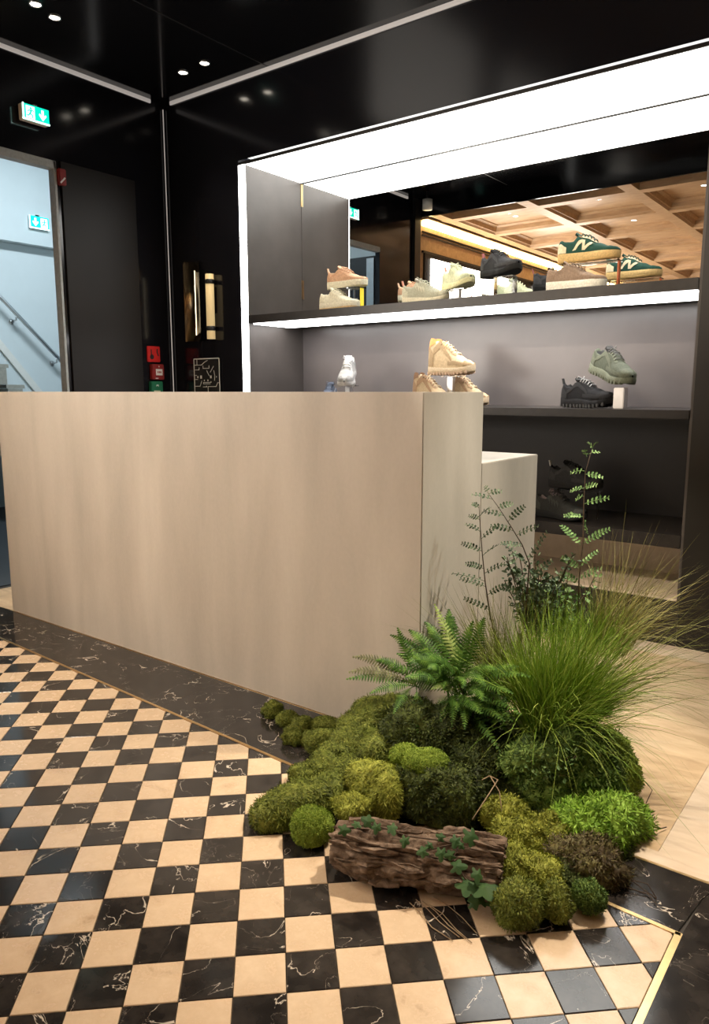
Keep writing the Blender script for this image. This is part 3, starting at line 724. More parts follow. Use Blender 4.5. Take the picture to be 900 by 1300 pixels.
    if mark == 'stripes':
        patch('side_stripe', ma, [(.30 + k * .06, .36 + k * .06, lambda x, k=k: .50 + (x - .3 - k * .06) * 1.5, lambda x, k=k: .60 + (x - .3 - k * .06) * 3.5) for k in range(4)])
    elif mark == 'wave':
        patch('side_overlay', ma, [(.16, .60, lambda x: .66 - .22 * math.sin((x - .16) * 7), lambda x: .80 - .18 * math.sin((x - .16) * 7)), (.5, .9, lambda x: .80 - (x - .5) * .3, lambda x: .93)])
    elif mark == 'letter':
        for side in (-1, 1):
            mb = MB()
            for (xa, aa, xb, ab, wd_) in ((.30, .93, .45, .48, .028), (.45, .50, .455, .93, .022), (.455, .93, .60, .50, .028)):
                rows = []
                for i in range(7):
                    q = i / 6; x = xa + (xb - xa) * q; a = aa + (ab - aa) * q
                    rows.append([surf(x - wd_, side * a, .003), surf(x, side * a, .0035), surf(x + wd_, side * a, .003)])
                mb.grid(rows)
            mb.build('side_letter', ma, t, True, fixn=False)
    if style == 'boot': patch('cuff', ml, [(.025, .20, lambda x: .46, lambda x: .66 - x * .5)], .003)
    # tongue and laces
    rows = []
    zt = max(interp(.36, top), interp(.34, top)) * k_ + (.010 if style != 'boot' else -.010)
    for i in range(6):
        x = .30 + i * .06; c = surf(min(x + .03, .64), 0); z = max(c.z + .003, zt - (x - .30) * .22 * k_ * (1 if style != 'boot' else 2.0)) if x < .5 else c.z + .003
        rows.append([(X(x), -.021 * k_, z - .006), (X(x), -.011 * k_, z), (X(x), .011 * k_, z), (X(x), .021 * k_, z - .006)])
    mb = MB().grid(rows); mb.grid([[(p[0] - .004, p[1] * .9, p[2] - .008) for p in r_] for r_ in rows]); mb.grid([rows[0], [(p[0] - .004, p[1] * .9, p[2] - .008) for p in rows[0]]])
    mb.build('tongue', ml if style != 'court' else mu, t, True)
    mb = MB(); nl = 6 if style == 'boot' else 5
    for i in range(nl):
        x = .40 + i * .052
        mb.tube([surf(x, -.30, .004), surf(x + .004, -.12, .010), surf(x + .004, .12, .010), surf(x, .30, .004)], .0024, 6)
    if style != 'court':
        c = surf(.40, 0, .012); mb.tube([c, c + Vector((-.012, .022, .010)), c + Vector((-.02, .03, -.006)), c], .002, 6).tube([c, c + Vector((-.012, -.022, .010)), c + Vector((-.02, -.03, -.006)), c], .002, 6)
    tag(mb.build('laces', mla, t, True), kind='stuff')
    if heel_tab and style != 'boot':
        c = surf(.03, 0); z = interp(.05, top) * k_
        MB().prism([(X(.004) - .002, -.007, z - .012), (X(.004) - .002, .007, z - .012), (X(.004) - .010, .006, z + .016), (X(.004) - .010, -.006, z + .016)], (1, 0, .15), .006).build('heel_tab', shoe_mat(heel_tab), t)
    return t
def set_shoe(t, u, v, y, rz=0, tilt=0, roll=0, z=None):
    p = onY(u, v, y)
    if z is not None: p = onY(u, v, y); p.z = z
    t.location = p; t.rotation_euler = (R(roll), R(tilt), R(rz)); return t
Z1, Z2, Z3 = 1.5575, 1.0235, .4905
def stand(label, x, y, zb, zt, kind='acrylic', wd=.10, edge=None):
    t = thing('shoe_stand', label, 'stand', (x, y, zb))
    h = zt - zb
    if kind == 'acrylic':
        MB().box(-wd, wd, -.04, .04, h - .006, h - .001).build('plate', M_CLEAR, t)
        for sx in (-1, 1): MB().box(sx * wd * .98 - .003, sx * wd * .98 + .003, -.014, .014, .0005, h - .006).build('leg', edge if (edge and sx > 0) else M_CLEAR, t)
    elif kind == 'post':
        MB().box(-.016, .016, -.016, .016, .0005, h - .005, .002).build('post', M_STEEL, t); MB().box(-.05, .05, -.03, .03, h - .005, h - .001).build('plate', M_CLEAR, t)
    else:
        MB().box(-wd, wd, -.03, .03, .0005, h - .001, .003).build('block', M_ALU if kind == 'block' else M_CLEAR, t)
    return t
CR = (.70, .66, .50); GUM = (.62, .42, .20)
YS = YB + .14
def zpix(u, v, y): return onY(u, v, y).z
# top shelf, left to right
s = make_shoe('peach suede court sneaker with cream sole on a stand, far left of top shelf', 'court', (.62, .38, .24), CR, accent=(.56, .33, .20), mark='wave', L=.27, heel_tab=(.66, .44, .30))
zt = zpix(441, 366, YS); set_shoe(s, 441, 366, YS, 0, -1, z=zt + .004)
stand('clear stand with a yellow leg, holding the peach suede sneaker', s.location.x - .0, YS, Z1, zt - .001, wd=.105, edge=glow('yellow_edge', (1, .78, .05), .25, (.8, .6, .03)))
s = make_shoe('white sneaker with gum sole under the peach suede one', 'court', (.74, .71, .56), (.70, .66, .52), outsole=GUM, accent=(.66, .62, .47), mark='stripes', L=.27)
set_shoe(s, 431, 388, YS - .045, 0, z=Z1 + .003)
s = make_shoe('olive grey runner with cream sole, flat on the top shelf', 'runner', (.40, .40, .31), CR, accent=(.56, .55, .43), lining=(.5, .46, .38), laces=(.5, .5, .4), heel_tab=(.62, .30, .22), L=.27)
set_shoe(s, 540, 384, YS - .01, 4, z=Z1 + .003)
s = make_shoe('pale lime runner on a post, toe turned to the camera', 'runner', (.66, .68, .46), (.78, .76, .45), accent=(.56, .60, .40), laces=(.7, .72, .52), lining=(.55, .58, .40), heel_tab=(.75, .30, .24), L=.27)
zt = zpix(581, 367, YS); set_shoe(s, 581, 366, YS, -32, z=zt + .004)
stand('steel post under the pale lime runner', s.location.x, YS, Z1, zt, 'post')
s = make_shoe('black and charcoal runner raised on a clear block', 'runner', (.030, .030, .032), (.020, .020, .020), accent=(.055, .055, .058), laces=(.04, .04, .04), mark='wave', heel_tab=(.35, .12, .12), L=.28)
zt = zpix(635, 351, YS); set_shoe(s, 635, 351, YS, -26, z=zt + .004)
stand('clear block under the black runner', s.location.x + .03, YS, Z1, zt, 'clear', wd=.05)
s = make_shoe('taupe suede court sneaker with thick white sole, flat on the top shelf', 'court', (.30, .215, .155), (.80, .78, .68), accent=(.27, .19, .135), lining=(.06, .05, .04), mark='wave', L=.28)
set_shoe(s, 731, 367, YS - .06, 0, z=Z1 + .003)
s = make_shoe('green suede sneaker with gum sole and cream side letter', 'court', (.020, .070, .052), (.66, .46, .20), accent=(.78, .66, .45), outsole=(.60, .40, .16), lining=(.35, .42, .32), laces=(.02, .09, .08), mark='letter', L=.29)
zt = zpix(747, 333, YS + .03); set_shoe(s, 747, 332, YS + .03, 0, z=zt + .004)
stand('clear stand with an orange leg, holding the green sneaker', s.location.x + .01, YS + .03, Z1, zt - .001, wd=.135, edge=mat('orange_edge', (.55, .11, .02), .3))
# middle shelf
s = make_shoe('blue grey sneaker just showing above the counter edge', 'runner', (.09, .11, .15), (.5, .5, .5), accent=(.45, .45, .47), L=.27)
set_shoe(s, 418, 500, YS + .05, -62, z=Z2 + .003)
s = make_shoe('white sneaker on a post, pointing down to the camera', 'trail', (.36, .355, .34), (.42, .41, .40), accent=(.26, .26, .255), laces=(.8, .8, .78), lining=(.5, .5, .5), mark='wave', L=.27)
set_shoe(s, 442, 483, YS + .02, -62, 22); zt = s.location.z
stand('short post under the white sneaker', s.location.x + .02, YS + .0, Z2, zt - .028, 'post')
BE = (.52, .40, .25)
s = make_shoe('beige hiking boot with orange cuff, raised on a clear plate', 'boot', BE, (.50, .40, .27), accent=(.34, .245, .14), outsole=(.50, .36, .26), lining=(.66, .32, .11), laces=(.70, .58, .40), mark='wave', heel_tab=(.62, .30, .10), L=.285)
zt = zpix(573, 477, YS + .02); set_shoe(s, 573, 477, YS + .02, -6, z=zt + .007)
stand('clear plate stand under the raised beige boot', s.location.x, YS + .02, Z2, zt - .001, 'post')
s = make_shoe('beige hiking boot with brown cuff on the shelf, left of the pair', 'boot', BE, (.62, .50, .34), accent=(.34, .22, .13), lining=(.25, .15, .09), laces=(.70, .58, .40), mark='wave', L=.26)
set_shoe(s, 549, 506, YS - .04, -10, z=Z2 + .005)
s = make_shoe('beige hiking boot with brown cuff on the shelf, right of the pair', 'boot', BE, (.62, .50, .34), accent=(.34, .22, .13), lining=(.25, .15, .09), laces=(.70, .58, .40), mark='wave', L=.26)
set_shoe(s, 594, 508, YS + .10, -10, z=Z2 + .005)
s = make_shoe('sage green trail shoe tilted nose down on a metal block', 'trail', (.075, .085, .060), (.150, .165, .118), accent=(.105, .115, .082), outsole=(.13, .14, .10), lining=(.05, .05, .05), laces=(.10, .10, .09), mark='wave', L=.29)
set_shoe(s, 775, 481, YS + .04, -34, 16, 0); 
stand('grey metal block under the sage trail shoe', onY(788, 500, YS + .0).x, YS + .0, Z2, zpix(788, 492, YS), 'block', wd=.024)
s = make_shoe('black leather trail shoe with white lace loops on the middle shelf', 'trail', (.009, .009, .010), (.015, .015, .016), accent=(.022, .022, .023), outsole=(.07, .07, .07), lining=(.015, .015, .015), laces=(.42, .42, .42), mark='wave', heel_tab=(.03, .03, .03), L=.285)
set_shoe(s, 745, 515, YS + .03, -18, z=Z2 + .005)
# bottom shelf
s = make_shoe('black trail shoe raised on a clear stand, bottom shelf', 'runner', (.022, .022, .023), (.018, .018, .018), accent=(.034, .034, .035), laces=(.03, .03, .03), mark='wave', heel_tab=(.5, .5, .5), L=.285)
zt = zpix(728, 621, YS + .06); set_shoe(s, 730, 620, YS + .06, -10, z=zt + .004)
stand('clear stand under the raised black shoe', s.location.x + .02, YS + .06, Z3, zt, 'acrylic', wd=.10)
s = make_shoe('black ribbed sneaker on the bottom shelf, half behind the low block', 'runner', (.030, .031, .029), (.020, .020, .020), accent=(.055, .056, .052), laces=(.05, .05, .05), lining=(.20, .16, .16), mark='stripes', L=.285)
set_shoe(s, 711, 659, YS - .03, -14, z=Z3 + .003)

# ------------------------------------------------------------------ planting: moss
rng = np.random.default_rng(11)
PAL = {'olive': m_moss('moss_olive', (.028, .036, .005), (.115, .145, .018), (.28, .31, .06)),
       'bright': m_moss('moss_bright', (.060, .100, .008), (.170, .255, .022), (.33, .42, .065)),
       'yellow': m_moss('moss_yellow', (.060, .070, .006), (.205, .230, .026), (.42, .44, .08)),
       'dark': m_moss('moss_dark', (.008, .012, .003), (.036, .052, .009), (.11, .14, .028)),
       'leafy': m_moss('moss_leafy', (.010, .026, .004), (.060, .115, .016), (.26, .37, .09)),
       'fresh': m_moss('moss_fresh', (.055, .120, .010), (.180, .340, .026), (.38, .58, .10)),
       'brown': m_moss('moss_brown', (.024, .018, .010), (.085, .062, .030), (.16, .15, .05))}
M_SOIL = mat('moss_underside', (.020, .022, .008), .9, vscale=60, var=.4)
_ico = bmesh.new(); bmesh.ops.create_icosphere(_ico, subdivisions=4, radius=1)
_ico.verts.index_update(); ICO_V = np.array([v.co[:] for v in _ico.verts]); ICO_F = np.array([[v.index for v in f.verts] for f in _ico.faces]); _ico.free()
def moss(name, label, lobes, pal, blade=.009, bw=.0016, dens=1.0, lump=.10, freq=3.0, shag=.0, group=None):
    """one clump of moss: lobes (u, v, height of the lobe's centre, half width, half height in pixels of the survey photo), closed by thousands of little sprigs"""
    Vs, Fs, mi, o = [], [], [], 0
    for lb in lobes:
        u, v, zc, rxp, rzp = lb[:5]; dep = lb[5] if len(lb) > 5 else None
        c = onZ(u, v, zc); k = depth_of(c) / 947.0; rx, rz = rxp * k, rzp * k; ry = dep if dep else (rx * .6 + rz * .4)
        amp = [rng.normal(0, 1, 3) * freq * f for f in (.8, 1.2, 2.0, 3.2, 4.6, 6.5, 6.5)]; ph = rng.uniform(0, 6.28, 7); wt = (1, .9, .6, .5, .4, .3, .3)
        def disp(d): return 1 + lump * sum(w_ * np.sin(d @ a + p) for a, p, w_ in zip(amp, ph, wt))
        RM = np.array([[_Rr[0], _D[0], 0], [_Rr[1], _D[1], 0], [0, 0, 1]])      # width across the line of sight
        def world(d, f=1.0): return (d * disp(d)[:, None] * f * np.array([rx, ry, rz])) @ RM.T + np.array(c)
        body = world(ICO_V, .97); body[:, 2] = np.maximum(body[:, 2], .0012)
        Vs.append(body); Fs.append(ICO_F + o); mi.append(np.ones(len(ICO_F), int)); o += len(body)
        area = 4 * PI * ((rx * ry) ** 1.6 / 3 + (rx * rz) ** 1.6 / 3 + (ry * rz) ** 1.6 / 3) ** (1 / 1.6)
        n = int(min(30000, area / (blade * bw) * 2.0 * dens))
        d = rng.normal(0, 1, (n, 3)); d /= np.linalg.norm(d, axis=1)[:, None]
        d = d[d[:, 2] > -.55]; n = len(d)
        b = world(d, .985); nr = d / np.array([rx, ry, rz]); nr = nr @ RM.T; nr /= np.linalg.norm(nr, axis=1)[:, None]
        tg = rng.normal(0, 1, (n, 3)); tg -= (tg * nr).sum(1)[:, None] * nr; tg /= np.linalg.norm(tg, axis=1)[:, None]
        L = blade * rng.uniform(.55, 1.35, n)[:, None]
        dr = nr * rng.uniform(.15, .75, n)[:, None] + tg * rng.uniform(.35, 1.0, n)[:, None]; dr[:, 2] -= shag; dr /= np.linalg.norm(dr, axis=1)[:, None]
        sd = np.cross(dr, nr); sd /= np.maximum(np.linalg.norm(sd, axis=1), 1e-6)[:, None]
        hw = bw * rng.uniform(.6, 1.3, n)[:, None]
        q = np.empty((n, 4, 3)); q[:, 0] = b - sd * hw * .4; q[:, 1] = b + dr * L * .55 + sd * hw - nr * L * .02; q[:, 2] = b + dr * L; q[:, 3] = b + dr * L * .55 - sd * hw
        q[:, :, 2] = np.maximum(q[:, :, 2], .001)
        V = q.reshape(-1, 3); k4 = np.arange(n)[:, None] * 4 + o
        Fs.append(np.concatenate([k4 + np.array([[0, 1, 2]]), k4 + np.array([[0, 2, 3]])])); mi.append(np.ones(2 * n, int)); Vs.append(V); o += 4 * n
    V = np.concatenate(Vs); base = V[:, :2].mean(0); V = V - np.array([base[0], base[1], 0])
    ob = fast_mesh(name, V, np.concatenate(Fs), [M_SOIL, PAL[pal]], mi=np.concatenate(mi)); ob.location = (base[0], base[1], 0)
    return tag(ob, label, 'moss', group)
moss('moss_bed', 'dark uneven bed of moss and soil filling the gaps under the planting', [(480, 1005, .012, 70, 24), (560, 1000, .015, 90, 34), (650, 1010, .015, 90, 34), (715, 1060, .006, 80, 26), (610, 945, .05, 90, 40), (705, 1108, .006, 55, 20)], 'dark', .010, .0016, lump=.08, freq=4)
G = 'moss cushions along the counter foot'
for (u, v, a, b, lb) in ((346, 902, 13, 12, 'small round moss cushion farthest left along the counter foot'), (365, 913, 14, 11, 'second moss cushion from the left, touching the counter foot'),
                         (384, 922, 13, 12, 'third moss cushion along the counter foot, in the middle of the row'), (413, 921, 20, 10, 'flat wide moss cushion against the counter, last of the back row'),
                         (374, 935, 15, 14, 'rounded moss cushion in the front of the small row, on the black border'), (395, 939, 12, 11, 'small moss cushion in front of the flat wide one')):
    moss('moss_cushion', lb, [(u, v, .018, a, b)], 'olive', .005, .0011, lump=.07, freq=4.5, group=G)
moss('moss_cushion', 'olive moss dome between the small row and the tall mossy ridge', [(410, 944, .03, 20, 18)], 'olive', .006, .0012, lump=.06)
moss('moss_mound', 'tall shaggy olive moss ridge leaning on the counter corner', [(478, 911, .125, 28, 28), (468, 922, .11, 31, 30), (458, 934, .09, 34, 32), (448, 946, .075, 34, 29), (436, 960, .055, 33, 26), (420, 974, .04, 28, 22), (502, 910, .12, 28, 28), (478, 955, .08, 30, 30), (446, 986, .04, 36, 26)], 'olive', .012, .0013, lump=.055, freq=2.6, shag=.45)
moss('moss_cushion', 'low moss dome at the end of the brass line', [(389, 985, .025, 23, 15)], 'olive', .007, .0012, lump=.07)
moss('moss_mound', 'long shaggy moss clump lying on the tiles, farthest left', [(343, 1033, .028, 25, 21), (368, 1024, .035, 31, 26), (397, 1012, .04, 30, 24), (418, 1005, .04, 26, 22), (356, 1028, .032, 28, 24), (383, 1017, .038, 30, 25)], 'olive', .013, .0013, lump=.06, freq=3, shag=.4)
moss('moss_ball', 'bright round moss ball on the tiles beside the log end', [(396, 1049, .042, 27, 25)], 'bright', .005, .0011, dens=1.2, lump=.035)
moss('moss_cushion', 'yellow green moss cushion behind the left end of the log', [(447, 1023, .06, 25, 14)], 'yellow', .008, .0013, lump=.08)
moss('moss_mound', 'yellowish shaggy moss hanging down behind the log', [(462, 994, .06, 25, 32), (475, 1000, .065, 24, 32), (490, 1008, .07, 24, 36)], 'yellow', .014, .0013, lump=.07, shag=.6)
moss('moss_cushion', 'small bright moss knob beside the bright dome, nearer the counter', [(514, 959, .140, 18, 14)], 'bright', .006, .0012, lump=.07)
moss('moss_cushion', 'bright smooth moss dome on top of the dark block', [(541, 968, .150, 29, 15)], 'bright', .005, .0011, dens=1.2, lump=.035)
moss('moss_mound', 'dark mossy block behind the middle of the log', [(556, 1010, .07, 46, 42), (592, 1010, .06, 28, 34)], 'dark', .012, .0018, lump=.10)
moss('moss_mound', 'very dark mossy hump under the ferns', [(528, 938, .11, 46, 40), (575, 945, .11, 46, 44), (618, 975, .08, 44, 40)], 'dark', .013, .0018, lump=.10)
moss('moss_mound', 'dark leafy tussock carrying the tall grass', [(680, 985, .09, 46, 54), (722, 978, .09, 46, 58), (752, 990, .07, 40, 46)], 'leafy', .016, .0022, dens=.8, lump=.10)
moss('moss_mound', 'yellow green moss slope on the right flank, beside the beige floor', [(778, 965, .07, 24, 40), (792, 985, .05, 20, 30)], 'bright', .013, .0016, lump=.07, shag=.3)
moss('moss_mound', 'fresh bright green feathery moss carpet at the right, on the beige floor', [(768, 1044, .035, 46, 32), (798, 1042, .025, 27, 26), (735, 1048, .045, 36, 30)], 'fresh', .019, .0020, dens=.9, lump=.09)
moss('moss_mound', 'yellow green ground moss right of the ivy leaf', [(655, 1062, .035, 34, 26), (690, 1060, .035, 32, 26), (640, 1035, .05, 26, 24)], 'yellow', .010, .0015, lump=.10)
moss('moss_mound', 'low yellow green moss just behind the front balls', [(676, 1108, .035, 34, 20), (655, 1094, .03, 22, 18)], 'yellow', .008, .0013, lump=.09)
moss('moss_ball', 'largest of the three front moss balls, next to the ivy', [(656, 1147, .045, 32, 30)], 'olive', .009, .0013, lump=.06)
moss('moss_ball', 'middle of the three front moss balls', [(706, 1147, .040, 20, 25)], 'olive', .008, .0013, lump=.06)
moss('moss_ball', 'right-hand front moss ball, at the brass line', [(748, 1139, .034, 20, 21)], 'leafy', .008, .0013, dens=1.2, lump=.06)
moss('moss_mound', 'brown withered moss and soil on the black border at the right', [(738, 1090, .025, 42, 26), (768, 1104, .02, 24, 26)], 'brown', .012, .0014, lump=.16, freq=5)

# ------------------------------------------------------------------ bark log with ivy
LA, LB_ = onZ(426, 1070, .060), onZ(636, 1108, .060)
log = thing('bark_log', 'rough brown bark log lying on the tiles in front of the moss', 'log', (LA.x, LA.y, 0))
ax = (LB_ - LA); LL = ax.length; ax = ax.normalized(); e1 = ax.cross(Vector((0, 0, 1))).normalized(); e2 = e1.cross(ax).normalized()
if e2.z < 0: e2 = -e2
def sm2(x): x = max(0, min(1, x)); return x * x * (3 - 2 * x)
def bark_r(s_, th):
    p = Vector((s_ * 7.5, math.cos(th) * 2.4, math.sin(th) * 2.4))
    f = mnoise.noise(Vector((s_ * 16, math.cos(th) * 4.6, math.sin(th) * 4.6))); g = mnoise.noise(Vector((s_ * 50, math.cos(th) * 11, math.sin(th) * 11)))
    r_ = .060 + .012 * mnoise.noise(p) - .011 * (1 - min(1, abs(f) * 4)) + .004 * g
    return r_ * (1.0 + .12 * math.sin(s_ * 9 + 1) * math.cos(th)) * (.80 + .20 * sm2((s_ + .01) / .09))
def bark_p(s_, th, off=0.0):
    r_ = bark_r(s_, th) + off; p = ax * s_ + e1 * (math.cos(th) * r_ * 1.08) + e2 * (math.sin(th) * r_) + Vector((0, 0, LA.z + (LB_.z - LA.z) * s_ / LL - 0))
    p = p + Vector((0, 0, 0)); p.z = LA.z + (LB_ - LA).normalized().z * s_ + math.sin(th) * r_ * abs(e2.z); p.z = max(p.z, .002); return p
NS, NTH = 110, 84; mb = MB(); rows = []
for i in range(NS + 1):
    s_ = LL * i / NS; row = []
    for j in range(NTH):
        th = 2 * PI * j / NTH; jag = .018 * mnoise.noise(Vector((math.cos(th) * 3, math.sin(th) * 3, 5))) if i in (0, NS) else 0
        row.append(bark_p(s_ + jag, th, -.010 if i in (0, NS) else 0))
    rows.append(row)
mb.grid(rows, True)
for r_, s_ in ((rows[0], .02), (rows[-1], LL - .02)):
    inner = [bark_p(s_, 2 * PI * j / NTH, -.022) for j in range(NTH)]; mb.grid([r_, inner], True); mb.add(inner, [tuple(range(NTH))])
mb.build('log_body', M_BARK, log, True)
random.seed(3); npl = 0
for ring in range(15):
    th0 = -.5 + ring * (PI + 1.0) / 15 + random.uniform(-.06, .06); s_ = random.uniform(.0, .03)
    while s_ < LL - .015:
        ln_ = random.uniform(.05, .13); wd_ = random.uniform(.16, .30); sk = random.uniform(-.25, .25)
        if random.random() < .72:
            n1, n2 = 5, 4; rows = []; h_ = random.uniform(.004, .014)
            for i in range(n1):
                q = i / (n1 - 1); row = []
                for j in range(n2):
                    w_ = j / (n2 - 1) - .5; tp = math.sin(PI * (.18 + .68 * q)) ; jx = .006 * mnoise.noise(Vector((s_ * 40 + i, th0 * 9 + j * 3.1, ring)))
                    ee = 1 if 0 < i < n1 - 1 and 0 < j < n2 - 1 else .2
                    row.append(bark_p(min(LL + .006, s_ + ln_ * q + jx), th0 + w_ * 2 * wd_ * .5 * tp + sk * ln_ * 6 * (q - .5) + jx * 8, h_ * (.55 + .45 * ee) + .003 * mnoise.noise(Vector((s_ * 60 + q * 4, j * 2, ring)))))
                rows.append(row)
            m_ = MB().grid(rows); cen = [p for r_ in rows for p in r_]
            per = rows[0] + [r_[-1] for r_ in rows[1:-1]] + rows[-1][::-1] + [r_[0] for r_ in rows[-2:0:-1]]
            low = []
            for p in per:
                dd = Vector((p.x, p.y, p.z)); a_c = ax * dd.dot(ax); a_c.z = LA.z; low.append(dd + (a_c - dd).normalized() * .012)
            m_.grid([per, low], True); m_.build('bark_plate', M_BARK, log, False, fixn=True); npl += 1
        s_ += ln_ * random.uniform(.75, 1.05)
def ray_log(u, v, off=.010):
    """nearest point of the log surface on the line through (u, v)"""
    r_ = _ray(u, v).normalized(); t_ = 1.0
    for _ in range(900):
        p = Vector((0, 0, EYE)) + r_ * t_; d = p - LA; s_ = d.dot(ax); rad = (d - ax * s_).length
        if -.02 < s_ < LL + .04 and rad < .066 + off: return p
        if p.z < .02: return p
        t_ += .002
    return p
M_IVY = m_moss('ivy_leaf', (.012, .034, .010), (.032, .075, .022), (.075, .135, .042)); M_STEM = mat('brown_stem', (.055, .032, .016), .7, vscale=80)
def ivy_leaf(parent, p, size, ang, nrm, name='leaf'):
    pts = []
    for k in range(26):
        q = -PI + 2 * PI * k / 26; r_ = .46 + .30 * abs(math.cos(q * 2.5)) ** 1.3
        if abs(q) > 2.75: r_ = .34
        r_ *= 1.25 if abs(q) < .5 else 1.0
        pts.append((r_ * math.cos(q), r_ * math.sin(q) * .92))
    n = Vector(nrm).normalized(); a = n.orthogonal().normalized(); a = Matrix.Rotation(ang, 3, n) @ a; b = n.cross(a)
    V = [p + n * .002]; 
    for x, y in pts: V.append(p + (a * x + b * y) * size + n * (-.22 * abs(y) * size - .16 * x * x * size))
    V2 = [v - n * .0009 for v in V]; m_ = len(pts)
    F = [(0, 1 + k, 1 + (k + 1) % m_) for k in range(m_)]
    F2 = [(m_ + 1, m_ + 2 + (k + 1) % m_, m_ + 2 + k) for k in range(m_)]
    org = parent.location
    return MB().add([v - org for v in V + V2], F + F2).build(name, M_IVY, parent, False, fixn=False)
iv0 = ray_log(580, 1095)
ivy = thing('ivy', 'trailing ivy with dark green lobed leaves creeping over the log', 'plant', (iv0.x, iv0.y, 0))
random.seed(5); campos = Vector((0, 0, EYE)); prev = None; sp = []
for (u, v, r_) in ((630, 1055, 15), (598, 1062, 12), (579, 1067, 8), (560, 1063, 6), (537, 1081, 8), (560, 1083, 8), (572, 1086, 7), (580, 1100, 10), (594, 1123, 16), (616, 1127, 17), (607, 1142, 12), (467, 1043, 9), (497, 1051, 8), (436, 1054, 8),
                   (514, 1067, 7), (585, 1073, 5), (478, 1050, 7), (452, 1046, 6), (606, 1110, 9), (545, 1073, 5), (626, 1146, 9), (600, 1146, 8)):
    p = ray_log(u, v, .016); k = (p - campos).length / 947
    n = ((campos - p).normalized() + Vector((random.uniform(-.5, .5), random.uniform(-.5, .5), random.uniform(.1, .7)))).normalized()
    ivy_leaf(ivy, p, r_ * k * 1.3, random.uniform(-1, 1) - 1.2, n)
for path in (((640, 1040), (612, 1058), (585, 1070), (560, 1075), (535, 1082)), ((585, 1070), (575, 1090), (590, 1115), (612, 1138)), ((640, 1086), (600, 1078), (560, 1067), (520, 1062), (470, 1046), (438, 1052))):
    mb = MB(); mb.tube([ray_log(u, v, .006) - ivy.location for u, v in path], .0016, 6); mb.build('stem', M_STEM, ivy, True)

# ------------------------------------------------------------------ grasses
M_GRASS = m_moss('grass_green', (.050, .110, .008), (.165, .285, .022), (.44, .52, .11))
M_GRASS2 = m_moss('grass_olive', (.075, .085, .016), (.175, .195, .045), (.36, .36, .12))
M_GRASS3 = m_moss('grass_blond', (.12, .11, .03), (.26, .24, .075), (.46, .40, .18))
RV = Vector((_Rr[0], _Rr[1], 0)); DV = Vector((_D[0], _D[1], 0))
def grass(label, root, n, Lr, spread, lean, droop, wd, m, rad=.05, seed=1, segs=6, up=1.0, name='grass_tuft'):
    rg = np.random.default_rng(seed); t = thing(name, label, 'grass', (root.x, root.y, 0))
    b = np.zeros((n, 3)); a = rg.uniform(0, 2 * PI, n); rr = rad * np.sqrt(rg.uniform(0, 1, n))
    b[:, 0], b[:, 1], b[:, 2] = rr * np.cos(a), rr * np.sin(a), root.z + rg.uniform(-.03, .01, n)
    hz = rg.normal(0, spread, (n, 2)) + np.array(b[:, :2]) * 3.0
    hor = hz[:, :1] * np.array([[_Rr[0], _Rr[1]]]) + hz[:, 1:] * np.array([[_D[0], _D[1]]]) + np.array([[lean[0] * _Rr[0] + lean[1] * _D[0], lean[0] * _Rr[1] + lean[1] * _D[1]]])
    d = np.concatenate([hor, np.full((n, 1), up)], 1); d /= np.linalg.norm(d, axis=1)[:, None]
    L = rg.uniform(Lr[0], Lr[1], n); dr = droop * rg.uniform(.15, 1.9, n) * (.25 + np.linalg.norm(hor, axis=1))
    hd = hor / np.maximum(np.linalg.norm(hor, axis=1), 1e-4)[:, None]
    cur = rg.normal(0, .16, (n, 2))
    side = np.cross(d, rg.normal(0, 1, (n, 3))); side /= np.linalg.norm(side, axis=1)[:, None]
    P = np.zeros((n, segs + 1, 2, 3))
    for i in range(segs + 1):
        q = i / segs; s_ = q * L
        c = b + d * s_[:, None]; c[:, 2] -= dr * s_ ** 2 / L.mean() ; c[:, :2] += (hd * (dr * .5 * s_ ** 2)[:, None] + cur * (s_ ** 2)[:, None])
        hw = wd * (1 - q ** 1.5 * .93) * .5
        P[:, i, 0] = c - side * hw; P[:, i, 1] = c + side * hw
    P[..., 2] = np.maximum(P[..., 2], .002)
    base = np.arange(n)[:, None, None] * (segs + 1) * 2; k = np.arange(segs)[None, :, None] * 2
    F = (base + k + np.array([0, 1, 3, 2])[None, None, :]).reshape(-1, 4)
    o = fast_mesh('blades', P.reshape(-1, 3), F, [m], t); tag(o, kind='stuff'); return t
gr = onY(700, 930, 1.90)
grass('tall dense green grass tuft leaning right over the beige floor', gr, 3000, (.20, .47), .30, (.20, .02), .40, .0030, M_GRASS, .068, 1)
grass('long thin arching grass strands sweeping right over the beige floor', onY(735, 905, 1.95), 150, (.40, .74), .22, (.80, .0), .50, .0019, M_GRASS2, .05, 2, 12)
grass('olive upright fine grass behind the ferns, by the counter end', onY(640, 880, 2.02), 560, (.18, .46), .24, (-.16, .0), .34, .0022, M_GRASS2, .06, 3)
grass('thin dark grass strands stretching left across the counter corner', onY(600, 850, 1.98), 16, (.30, .46), .16, (-.75, -.1), .25, .0015, M_GRASS2, .03, 4, 10)
grass('blond arching grass in front of the dark plinth', onY(770, 820, 2.30), 380, (.24, .50), .26, (.34, .0), .50, .0022, M_GRASS3, .07, 5, 8)
grass('short green grass behind the tall tuft, under the small tree shoot', onY(745, 815, 2.25), 420, (.12, .26), .40, (.0, 0), .5, .0028, M_GRASS, .10, 6)

